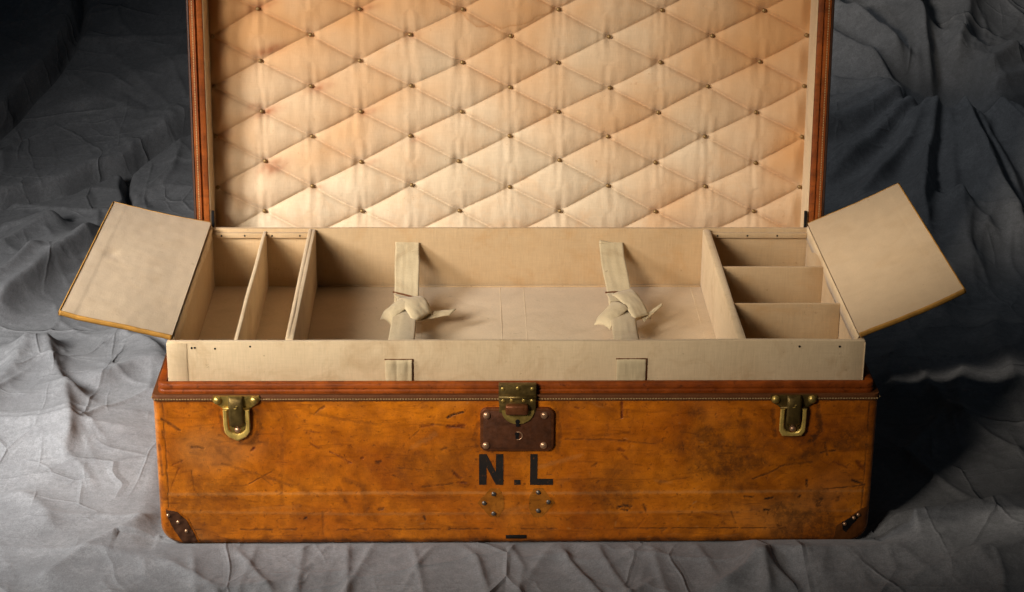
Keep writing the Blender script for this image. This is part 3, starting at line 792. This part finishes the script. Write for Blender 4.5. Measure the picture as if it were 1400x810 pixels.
# latches
me_lr = dome('latch_rivet', .0066, .0058, m_brass)
me_ls = dome('latch_pin', .0050, .0046, m_copper)
def u_loop(name, cx, pointed, mat, parent):
    # flat brass bail: outer and inner outline, extruded
    if pointed: out = [(-.0200,.0000),(-.0202,-.0270),(-.0190,-.0385),(-.0130,-.0470),(0,-.0540),(.0130,-.0470),(.0190,-.0385),(.0202,-.0270),(.0200,.0000)]
    else: out = [(-.0202,.0000),(-.0202,-.0280),(-.0198,-.0385),(-.0150,-.0468),(0,-.0475),(.0150,-.0468),(.0198,-.0385),(.0202,-.0280),(.0200,.0000)]
    inn = [(-.0132,.0000),(-.0134,-.0260),(-.0125,-.0340),(-.0080,-.0390),(0,-.0415),(.0080,-.0390),(.0125,-.0340),(.0134,-.0260),(.0132,.0000)]
    n = len(out); bm = bmesh.new(); rings = []
    def yoff(z): return -.0085+.0045*(-z/.05)
    for loop, dy in ((out, 0), (inn, 0)):
        pass
    prof = []
    for (ox, oz), (ix, iz) in zip(out, inn):
        w = [(ox, .0), (ox*.97+ix*.03, -.0020), (ox*.78+ix*.22, -.0032), (ox*.25+ix*.75, -.0030), (ix*.98+ox*.02, -.0016), (ix, .0)]
        zz = [oz, oz*.97+iz*.03, oz*.78+iz*.22, oz*.25+iz*.75, iz*.98+oz*.02, iz]
        prof.append([bm.verts.new((cx+a, yoff(q)+b, .236+q)) for (a, b), q in zip(w, zz)])
    m_ = 6
    for i in range(n-1):
        for k in range(m_): bm.faces.new((prof[i][k], prof[i][(k+1) % m_], prof[i+1][(k+1) % m_], prof[i+1][k]))
    bm.faces.new(prof[0]); bm.faces.new(prof[-1])
    o = mk_bm(name, bm, mat, parent, True); o.data.set_sharp_from_angle(angle=math.radians(30)); return o
def latch(cx, pointed, mp, mt, ml):
    bm = bmesh.new()
    out = [(-.0345,.2560),(.0345,.2560),(.0360,.2500),(.0330,.2445),(.0250,.2400),(.0140,.2300),(.0120,.2050),(.0090,.1960),(-.0090,.1960),(-.0120,.2050),(-.0140,.2300),(-.0250,.2400),(-.0330,.2445),(-.0360,.2500)]
    fv = [bm.verts.new((cx+x, -.0042, z)) for x, z in out]; bk = [bm.verts.new((cx+x, .0010, z)) for x, z in out]; k = len(out)
    bm.faces.new(fv); bm.faces.new(bk)
    for i in range(k): bm.faces.new((fv[i], fv[(i+1) % k], bk[(i+1) % k], bk[i]))
    plate = mk_bm('latch', bm, mp, trunk)
    # hook tongue: curved strip standing off the plate
    P = []
    for t in np.linspace(0, 1, 12):
        z = .2565-.0500*t; y = -.0050-.0075*math.sin(math.pi*min(1, t*1.15))**.7 if t < .87 else -.0050
        y = -.0058-.0068*(1-(2*t-1)**4)
        P.append([(cx+u*.0108*(1 if t < .8 else 1-.35*((t-.8)/.2)**2), y+.0012*abs(u)**4, z) for u in np.linspace(-1, 1, 7)])
    tg = sheet('hook_tongue', P, mt, plate, .0022)
    # stamped mark
    bm = bmesh.new()
    for a, b, c_, d_ in ((-.0028,.0004,.2398,.2405),(.0004,.0011,.2402,.2446),(.0011,.0030,.2440,.2446)):
        bm_box(bm, cx+a, cx+b, -.0146, -.0125, c_, d_)
    mk_bm('stamped_mark', bm, ml, plate)
    u_loop('bail_loop', cx, pointed, ml, plate)
    tube('hinge_pin', [(cx-.0200, -.0058, .2365), (cx+.0200, -.0058, .2365)], .0020, mp, plate)
    for dx in (-.0277, .0277): place('rivet', me_lr, plate, (cx+dx, -.0040, .2496))
    place('rivet', me_ls, plate, (cx+.001, -.0045, .2010))
    return plate
l1 = latch(-.4236, True, m_brass, m_brass_d, m_brass_b); l1['label'] = 'bright brass latch with a pointed loop'
l2 = latch(.4190, False, m_brass_d, m_brass_d, m_brass_b); l2['label'] = 'dull brass latch with a square-ended loop'

# the lock
def rr_plate(name, x0, x1, z0, z1, r, y0, y1, mat, parent, edge=.002):
    prof = [(0, y1), (0, y0+edge), (edge*.3, y0+edge*.3), (edge, y0)]
    return mk_sweep(name, (x0, x1, z0, z1), r, prof, lambda a, b, h: (a, h, b), mat, parent, cap='last')
lock = rr_plate('lock', -.0562, .0562, .1640, .2362, .011, -.0062, .002, m_lock, trunk, .0022)
rr_plate('lock_field', -.0515, .0515, .1685, .2318, .006, -.0067, -.0060, m_lockf, lock, .0005)
me_lk = dome('lock_rivet', .0058, .0042, m_copper)
for x, z in ((-.0462,.2250),(-.0470,.1745),(.0410,.2250),(.0408,.1745)): place('rivet', me_lk, lock, (x, -.0066, z))
hasp = box('hasp', (-.0282, .0285, -.0050, .004, .2440, .2752), m_brass_d, lock, .0010)
box('hasp_leaf', (-.0275, .0278, -.0086, -.0048, .2300, .2545), m_brass_d, lock, .0010)
bm = bmesh.new(); ring = [(.0010+.0245*math.cos(a), .2340-.0225*math.sin(a)) for a in np.linspace(0, math.pi, 22)]
fv = [bm.verts.new((x, -.0094, z)) for x, z in ring]; bk = [bm.verts.new((x, -.0060, z)) for x, z in ring]; k = len(ring)
bm.faces.new(fv); bm.faces.new(bk)
for i in range(k): bm.faces.new((fv[i], fv[(i+1) % k], bk[(i+1) % k], bk[i]))
mk_bm('escutcheon', bm, m_brass, lock)
tube('hinge_knuckle', [(-.0282, -.0075, .2550), (.0285, -.0075, .2550)], .0030, m_brass_d, lock)
bm = bmesh.new(); bm_box(bm, -.0180, .0160, -.0200, -.0080, .2300, .2465, .0035, 3)
kb = mk_bm('push_knob', bm, m_lock, lock, True); kb.data.set_sharp_from_angle(angle=math.radians(40))
me_sc = dome('hasp_screw', .0030, .0014, m_brass, 10)
for x, z, y in ((-.0220,.2680,-.0050),(.0005,.2690,-.0050),(.0225,.2680,-.0050),(-.0215,.2500,-.0086),(-.0085,.2505,-.0086),(.0095,.2505,-.0086),(.0220,.2500,-.0086)):
    place('screw', me_sc, lock, (x, y, z))
for x, z, h, w, y in ((.0005,.2130,.0105,.0050,-.0092),(.0000,.1905,.0098,.0046,-.0064)):
    bm = bmesh.new(); bm_box(bm, x-w/2, x+w/2, y-.0010, y+.0004, z-h/2, z+h/2)
    kr = .0034; bmesh.ops.create_cone(bm, cap_ends=True, segments=12, radius1=kr, radius2=kr, depth=.0016,
        matrix=Matrix.Translation((x, y-.0004, z+h*.30)) @ Matrix.Rotation(math.pi/2, 4, 'X'))
    mk_bm('keyhole', bm, m_hole, lock)
bm = bmesh.new()
rg = [[(.0016+r*math.cos(a), y, .1908+r*math.sin(a)) for a in np.linspace(-1.9, 1.9, 18)] for r, y in ((.0074,-.0068),(.0070,-.0078),(.0060,-.0078),(.0056,-.0068))]
rv = [[bm.verts.new(p) for p in q] for q in rg]
for a, b in zip(rv[:-1], rv[1:]):
    for i in range(17): bm.faces.new((a[i], a[i+1], b[i+1], b[i]))
mk_bm('keyhole_cover', bm, m_copper, lock, True)

# ------------------------------------------------------------------ the lid (a part of the trunk, hinged at the back)
LL = .549
lc = lambda x, s, h: (x, h, s)       # local frame: x, depth behind the rim, along the lid
v, f, n = sweep((-W2, W2, 0, LL), .018, [(0, .0035), (0, .082), (.004, .094), (.014, .100)], lc)
f.append(tuple(range(len(v)-n, len(v))))
bm = bmesh.new(); bv = [bm.verts.new(p) for p in v]
for q in f: bm.faces.new([bv[i] for i in q])
lid = mk_bm('lid', bm, m_side, trunk, True, (0, D, H+.0012), (-TILT, 0, 0)); lid.data.set_sharp_from_angle(angle=math.radians(40))
mk_sweep('lid_binding', (-W2-.001, W2+.001, -.001, LL+.001), .019, [(0, .012), (-.0002, .002), (.0010, -.0002), (.0034, -.0008), (.0042, .0010)], lc, m_dark, lid)
mk_sweep('lid_rim', (-W2, W2, 0, LL), .018, [(.0036, .0006), (.0044, -.0004), (.0125, -.0004), (.0136, .0010), (.0140, .0040), (.0152, .0044), (.0160, .0022), (.0170, .0010), (.0242, .0010), (.0256, .0020), (.0262, .0060)], lc, m_lidrim, lid)
mk_sweep('lid_lining', (-W2, W2, 0, LL), .018, [(.0262, .0040), (.0266, .0034), (.0274, .0040), (.0278, .020), (.0276, LIDD+.012)], lc, m_linen, lid)
bm = bmesh.new()
t = .01
while t < LL-.01:
    for s in (-1, 1): bm_box(bm, s*(W2-.0085)-.0008, s*(W2-.0085)+.0008, -.0010, .0002, t-.0013, t+.0013)
    t += .0044
t = -W2+.01
while t < W2-.01:
    for s in (.0085, LL-.0085): bm_box(bm, t-.0013, t+.0013, -.0010, .0002, s-.0008, s+.0008)
    t += .0044
st = mk_bm('stitching', bm, m_thread, lid); st['kind'] = 'stuff'
for s in (-1, 1):
    box('lid_stay', tuple(sorted((s*.5210, s*.5165))) + (-.0025, .0060, .012, .098), m_hole, lid, .0008)

# quilted lining with tufts
CX, CS, S0 = .1745, .0901, .1247
QX = np.linspace(-.5226, .5226, 560); QS = np.linspace(.0272, LL-.0272, 300)
qx, qs = np.meshgrid(QX, QS)
def warp(x, s): return .0060*pn(x*5.5, s*5.5, 113), .0040*pn(x*5.5, s*5.5, 127)
w1, w2 = warp(qx, qs)
A = (qx+w1)/CX + (qs+w2-S0)/CS; B = (qx+w1)/CX - (qs+w2-S0)/CS
sa = np.abs(np.sin(np.pi*A)); sb = np.abs(np.sin(np.pi*B))
# puffy pillows meeting in creases: narrow dip along each diagonal
ca = np.abs(A-np.round(A))*CX*.46; cb = np.abs(B-np.round(B))*CX*.46      # distance from the two creases in metres
puff = .0112*(sa*sb)**.60*(1+.22*pn(np.floor(A)*2.3+.4, np.floor(B)*3.1+.6, 147))
cre = .0042*np.exp(-ca/.0024) + .0016*np.exp(-cb/.0026)
ra, rb = np.round(A), np.round(B)
lx = (ra+rb)/2*CX; ls = S0+(ra-rb)/2*CS
bd = np.hypot((qx+w1-lx), (qs+w2-ls)*1.0)
pit = .0050*np.exp(-(bd/.010)**2)
gath = np.exp(-((qx+w1-lx)/.020)**2)*np.exp(-np.abs(qs+w2-ls)/.035)
pl = pn(qx*85, qs*9+np.round(ls*50), 131)
pleat = .0036*gath*pl + .0011*pn(qx*60, qs*7, 137)*(sa*sb)**.5 + .0013*pn(qx*24, qs*12, 139)*(sa*sb)**.5
h = puff - cre - pit + pleat
edge = np.minimum(np.minimum(qx+.5226, .5226-qx), np.minimum(qs-.0272, LL-.0272-qs))
h = h*sstep(-.004, .020, edge)
aged = .40*(1-sstep(-.55, .05, qx))*sstep(.06, .30, qs) + .44*sstep(.12, .44, qs) + .42*sstep(.22, .55, qx) + .06 + .38*np.clip(fbm(qx*4, qs*5, 141, 4), -1, 1)
# each pillow has aged a little differently
cell = pn(np.floor(A)*3.7+.5, np.floor(B)*5.3+.5, 143); aged = np.clip(aged+.14*cell, 0, .85)
tide = np.zeros(qx.shape)
TL = np.array([(-.135,.470),(-.120,.452),(-.0925,.4354),(-.0734,.4227),(-.0480,.4100),(-.0099,.4075),(.0282,.4204),(.0725,.4357),(.0864,.4459),(.1167,.4620),(.14,.49)])
jx = qx+.006*pn(qx*40, qs*40, 149); js = qs+.006*pn(qx*40, qs*40, 151)
tb = np.interp(jx, TL[:,0], TL[:,1], left=9, right=9)
above = (js-tb)
tide = np.where(above > 0, .60*np.exp(-above/.0022)+.26*np.exp(-above/.045), .55*np.exp(above/.0009))
rust = np.zeros(qx.shape)
for x, s, a, b, k in ((-.4350,.4430,.030,.007,.6),(-.4180,.3700,.026,.008,.75),(-.4240,.2600,.024,.008,.65),(-.3320,.3030,.020,.008,.6),(-.4180,.1620,.026,.012,.7),(-.4480,.2680,.014,.008,.45),(-.2480,.2595,.018,.006,.5),(-.2500,.4420,.022,.006,.45),(-.5080,.2160,.020,.006,.5),(-.2450,.1690,.014,.006,.35),(-.3400,.1240,.014,.006,.35),(-.1650,.2100,.014,.005,.3),(-.1700,.3930,.016,.006,.3)):
    ang = .35; dxr = (qx-x)*math.cos(ang)+(qs-s)*math.sin(ang); dsr = -(qx-x)*math.sin(ang)+(qs-s)*math.cos(ang)
    q = (dxr/a)**2+(dsr/b)**2; rust = np.maximum(rust, 1.25*k*np.exp(-q*1.0)*(.75+.4*pn(qx*90, qs*90, 157)))
mk_grid('quilted_lining', np.stack([qx, LIDD-h, qs], -1).reshape(-1, 3), len(QS), len(QX), m_quilt, lid, attrs={'aged': aged, 'tide': np.clip(tide, 0, 1), 'rust': np.clip(rust, 0, 1)})
me_bt = dome('tuft_button', .0038, .0030, m_button, 12)
for k in range(-6, 14):
    for i in range(-8, 9):
        if (i+k) % 2: continue
        x = i*CX/2; s = S0+k*CS/2
        if abs(x) > .53 or s < .030 or s > LL-.030: continue
        a, b = warp(x, s); xx = float(np.clip(x-a, -.5175, .5175)); ss = s-b
        place('tuft_button', me_bt, lid, (xx, LIDD+.0015 if abs(x) < .5 else LIDD-.002, float(ss)), (0, rnd.uniform(0, 6), 0))

# ------------------------------------------------------------------ the lift-out tray
tray = empty('lift_out_tray', (0, 0, 0), 'cream linen covered wooden tray with side compartments and tie straps, set into the trunk', 'tray')
TW, TY0, TY1, TB = .527, .0236, .5330, .2140
FLZ = .2266
box('front_wall', (-TW, TW, TY0, TY0+.0085, TB, TOPZ), m_linen, tray, .0018, .0012, 3)
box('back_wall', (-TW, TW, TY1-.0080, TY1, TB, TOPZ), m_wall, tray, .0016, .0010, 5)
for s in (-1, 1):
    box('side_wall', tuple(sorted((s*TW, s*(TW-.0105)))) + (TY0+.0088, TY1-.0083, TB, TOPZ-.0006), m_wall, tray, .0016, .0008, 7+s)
YI0, YI1 = TY0+.0088, TY1-.0083
box('floor_board', (-TW+.0108, TW-.0108, YI0, YI1, TB+.004, FLZ), m_floor, tray, .0005)
p1 = box('partition', (-.4285, -.4225, YI0, YI1-.0002, FLZ+.0002, TOPZ-.0040), m_linen, tray, .0014, .0009, 11)
p2 = box('partition', (-.3490, -.3375, YI0, YI1-.0002, FLZ+.0002, TOPZ-.0004), m_linen, tray, .0022, .0007, 13)
tape = box('partition_tape', (-.3500, -.3440, YI0+.001, YI1-.001, TOPZ-.0060, TOPZ+.0006), m_linen, p2, .0014, .0006, 19)
p3 = box('partition', (.3345, .3460, YI0, YI1-.0002, FLZ+.0002, TOPZ-.0004), m_linen, tray, .0022, .0008, 17)
box('partition_tape', (.3410, .3475, YI0+.001, YI1-.001, TOPZ-.0062, TOPZ-.0016), m_linen, p3, .0012, .0006, 21)
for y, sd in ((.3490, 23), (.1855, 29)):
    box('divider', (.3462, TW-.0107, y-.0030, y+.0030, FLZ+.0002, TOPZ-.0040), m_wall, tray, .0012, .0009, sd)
# stop strips with nails along the back of the two compartments
me_nl = dome('nail', .0017, .0008, m_hole, 8)
def strip(x0, x1, sd, xs):
    b = box('stop_strip', (x0, x1, YI1-.0075, YI1-.0003, TOPZ-.0150, TOPZ-.0062), m_wall, tray, .0008, .0004, sd)
    for x in xs: place('nail', me_nl, b, (x, YI1-.0078, TOPZ-.0105))
strip(-TW+.0110, -.4290, 31, (-.500, -.460)); strip(-.4220, -.3494, 33, (-.4130, -.3650)); strip(.3464, TW-.0110, 35, (.3600, .4120, .4640))
for x, z in ((-.4898,.3236),(-.4850,.3238),(-.4548,.3224),(-.4020,.3259),(.4271,.3247),(.4882,.3246)):
    place('nail', me_nl, tray, (x, TY0-.0005, z))
# pasted seams on the main floor
def seam(x, w, rot=0.0, mat=m_floor):
    box('seam_tape', (x-w/2, x+w/2, YI0+.002, YI1-.003, FLZ-.0002, FLZ+.00025), mat, tray, .0003, .0006, int(abs(x)*900)+3)
for x, w in ((-.018, .0022), (.0232, .0022), (-.1520, .0030), (.1722, .0030), (.3170, .0022)): seam(x, w)
box('seam_tape', (-.337, .334, YI1-.0050, YI1-.0008, FLZ-.0002, FLZ+.0030), m_wall, tray, .0010, .0006, 51)
# folded cloth ends at the front corners
for x0, x1 in ((-TW-.0004, -TW+.0300), (TW-.0010, TW+.0006)):
    box('cloth_overlap', (x0, x1, TY0-.0011, TY0+.0030, TB+.02, TOPZ-.0025), m_linen, tray, .0006, .0004, 61)

# the hinged flaps
def flap(side, ang, lab, seed):
    w, L = .171, (.032, .5325); s = side; R = random.Random(seed)
    nx, ny = 64, 60; P = []
    for j in np.linspace(0, 1, ny):
        row = []
        for i in np.linspace(0, 1, nx):
            x = s*(.001 + (w-.001)*i); y = L[0]+(L[1]-L[0])*j
            z = .0020*float(pn(i*1.6, j*2.2, seed)) + .0035*(i-.5)**2 + .0012*(j-.5)**2*4
            z += .0004*float(sstep(.855, .875, i)) + .0004*float(pn(i*9, j*14, seed+1))
            if side < 0: z -= .0018*math.exp(-((i-.80)/.06)**2-((j-.55)/.035)**2)
            row.append((x, y, z))
        P.append(row)
    if s < 0: P = [r[::-1] for r in P]
    fl = sheet('flap', P, m_flap, tray, .0060)
    fl.location = (s*.5195, 0, TOPZ+.0022); fl.rotation_euler = (0, -s*math.radians(ang), 0); fl['label'] = lab
    fl.data.set_sharp_from_angle(angle=math.radians(40))
    # mustard edging round the free edges, wrapped over the board's edge
    PP = np.array(P)
    def edging(line, out, nm):
        Q = []
        for p in line:
            p = np.array(p); o = np.array(out)
            Q.append([p-o*.0009+(0,0,.0033), p+o*.0004+(0,0,.0034), p+o*.0013+(0,0,.0015), p+o*.0013+(0,0,-.0015), p+o*.0006+(0,0,-.0038), p-o*.0060+(0,0,-.0037)])
        return sheet(nm, Q, m_trim, fl, .0007)
    edging(PP[0], (0, -1, 0), 'edging'); edging(PP[-1], (0, 1, 0), 'edging')
    far = PP[:, 0] if s < 0 else PP[:, -1]
    edging(far, (s, 0, 0), 'edging')
    # cloth hinge down onto the side wall
    hx = s*.5195
    Q = []
    for y in np.linspace(.034, .530, 40):
        b = .0006*float(pn(y*14, 3, seed+2)); c_, sn = math.cos(math.radians(ang)), math.sin(math.radians(ang))
        Q.append([(hx-s*.0026, y, TOPZ-.020), (hx-s*.0030, y, TOPZ-.001+b), (hx-s*.0022, y, TOPZ+.0010+b), (hx-s*.0006, y, TOPZ+.0028+b*.4)])
    hg = sheet('cloth_hinge', Q, m_linen, tray, .0010)
    return fl
flap(-1, 13.2, 'linen flap folded out nearly flat', 5)
flap(1, 25.7, 'linen flap standing up at a slant', 9)

# ------------------------------------------------------------------ tie straps
def catmull(pts, n=12):
    P = [np.array(p, float) for p in pts]; P = [2*P[0]-P[1]] + P + [2*P[-1]-P[-2]]; out = []
    for i in range(1, len(P)-2):
        for t in np.arange(n)/n:
            out.append(.5*((2*P[i])+(-P[i-1]+P[i+1])*t+(2*P[i-1]-5*P[i]+4*P[i+1]-P[i+2])*t*t+(-P[i-1]+3*P[i]-3*P[i+1]+P[i+2])*t**3))
    out.append(P[-2]); return np.array(out)
def ribbon(name, pts, w, mat, parent, seed=1, thick=.0016, crown=.0):
    C = catmull(pts); ns = 15; P = []
    for i, c_ in enumerate(C):
        tn = C[min(i+1, len(C)-1)]-C[max(i-1, 0)]; tn /= np.linalg.norm(tn)
        sd = np.array((1., 0, 0))-tn*tn[0]; sd /= np.linalg.norm(sd)
        up = np.cross(sd, tn); up = up if up[2] > 0 else -up
        t = i/(len(C)-1); ww = w*(1+.03*float(pn(t*5, 2, seed)))
        P.append([c_+sd*ww*u/2+up*(crown*(1-u*u)+.0007*float(pn(u*3, t*6, seed+3))+.0004*float(pn(u*9, t*3, seed+5))) for u in np.linspace(-1, 1, ns)])
    return sheet(name, P, mat, parent, thick)
def patch(name, q, z, bulge, mat, parent, seed=1, curl=(0, 0), n=18, thick=.0012):
    """four corners on the ground plan (a,b along the band, c,d back), crowned across"""
    a, b, c_, d_ = [np.array(p, float) for p in q]; P = []
    for t in np.linspace(0, 1, n):
        row = []
        for u in np.linspace(0, 1, n):
            xy = (a*(1-u)+b*u)*(1-t)+(d_*(1-u)+c_*u)*t
            zz = (z[0]*(1-u)+z[1]*u)*(1-t)+(z[3]*(1-u)+z[2]*u)*t
            zz += bulge*(1-abs(2*t-1)**2.4)*(1-.25*abs(2*u-1)**2) + .0006*float(pn(u*4, t*3, seed))
            zz -= curl[0]*max(0, (.22-u)/.22)**2 + curl[1]*max(0, (u-.78)/.22)**2
            row.append((xy[0]-.001, xy[1]+.0297, zz-.012+.0007*float(pn(u*7, t*5, seed+1))))      # the knot hangs just above the tray floor
        P.append(row)
    return sheet(name, P, mat, parent, thick)
def strap(x_back, x_mid, x_front, knot, seed, tabx, tabz):
    root = ribbon('strap', [(x_back, YI1-.0008, .3085), (x_back, YI1-.0050, .3062), (x_back+(x_mid-x_back)*.15, .480, .2900), (x_mid-(x_mid-x_back)*.25, .425, .2690), (x_mid, .375, .2575), (x_mid, .348, .2540)], .0415, m_web, tray, seed)
    ribbon('strap_end', [(x_mid, .335, .2600), (x_mid+(x_front-x_mid)*.3, .295, .2625), (x_mid+(x_front-x_mid)*.7, .215, .2660), (x_front, .130, .2765), (x_front, .060, .2930), (x_front, YI0+.001, .3030)], .0410, m_web, root, seed+7, crown=.003)
    return root
s1 = strap(-.1792, -.1775, -.1805, None, 3, None, None)
def z4(a, b, c_, d_): return (a, b, c_, d_)
# left strap's knot: a flat overhand knot
patch('knot_band', [(-.1995,.3700),(-.1545,.3385),(-.1650,.3020),(-.1890,.3240)], z4(.2740,.2730,.2770,.2780), .003, m_web, s1, 3)
patch('knot_lobe', [(-.2180,.2950),(-.1850,.3360),(-.1680,.2960),(-.1990,.2545)], z4(.2680,.2800,.2830,.2730), .0060, m_web, s1, 5, (.010, .002))
patch('knot_lobe', [(-.1920,.3290),(-.1425,.3450),(-.1310,.2925),(-.1620,.2400)], z4(.2830,.2800,.2740,.2760), .0075, m_web, s1, 7, (.004, .012))
patch('knot_underside', [(-.1640,.2440),(-.1320,.2960),(-.1360,.3000),(-.1690,.2520)], z4(.2740,.2710,.2640,.2660), .001, m_web, s1, 9)
patch('strap_tail', [(-.1560,.2740),(-.1040,.2930),(-.0930,.3110),(-.1560,.3000)], z4(.2640,.2660,.2690,.2680), .001, m_web, s1, 11, thick=.0014)
tube('gap_shade', catmull([(-.2005,.4037,.2635),(-.1790,.3887,.2642),(-.1540,.3697,.2645)], 6), .0016, m_binding, s1, 6)  # brown tube standing in for the dark gap shadow at the strap's end
s2 = strap(.1755, .1830, .1770, None, 13, None, None)
patch('knot_band', [(.1605,.3700),(.1945,.3700),(.1870,.3300),(.1640,.3240)], z4(.2740,.2735,.2770,.2780), .003, m_web, s2, 13)
patch('knot_lobe', [(.1345,.2640),(.1700,.3240),(.1930,.2830),(.1590,.2340)], z4(.2670,.2790,.2830,.2720), .0060, m_web, s2, 15, (.008, .002))
patch('knot_lobe', [(.1690,.3510),(.2110,.3800),(.2290,.2800),(.1990,.2520)], z4(.2820,.2800,.2730,.2770), .0080, m_web, s2, 17, (.003, .010))
patch('knot_underside', [(.1985,.2560),(.2290,.2840),(.2230,.2900),(.1930,.2640)], z4(.2750,.2700,.2630,.2660), .001, m_web, s2, 19)
patch('strap_tail', [(.2170,.2640),(.2505,.3080),(.2510,.3150),(.2130,.2740)], z4(.2660,.2770,.2790,.2680), .001, m_web, s2, 21, thick=.0014)
tube('gap_shade', catmull([(.1585,.4012,.2635),(.1760,.4009,.2645),(.1940,.4007,.2638)], 6), .0016, m_binding, s2, 6)  # same brown tube in place of the gap shadow, right strap
# where each strap comes out through the front wall
def tab(x0, x1, zt, seed, pleats):
    P = []
    for t in np.linspace(0, 1, 14):
        P.append([(x0+(x1-x0)*u, TY0-.0016-.0010*math.sin(math.pi*u)**.5-pleats*abs(math.sin(u*7.5))*(1-.2*t)-.0004*float(pn(u*6, t*3, seed))+(.0022*(1-t/.12)**2 if t < .12 else 0), zt-(zt-.262)*t) for u in np.linspace(0, 1, 36)])
    tb_ = sheet('strap_tab', P, m_web, tray, .0012)
    box('slot_edge', (x0-.0015, x1+.0020, TY0-.0010, TY0+.001, zt-.0004, zt+.0011), m_binding, tb_, .0003)
    box('slot_side', (x1+.0004, x1+.0018, TY0-.0016, TY0+.001, .262, zt), m_binding, tb_, .0003)
tab(-.1991, -.1590, .3040, 3, .0014); tab(.1510, .1950, .3046, 5, .0002)
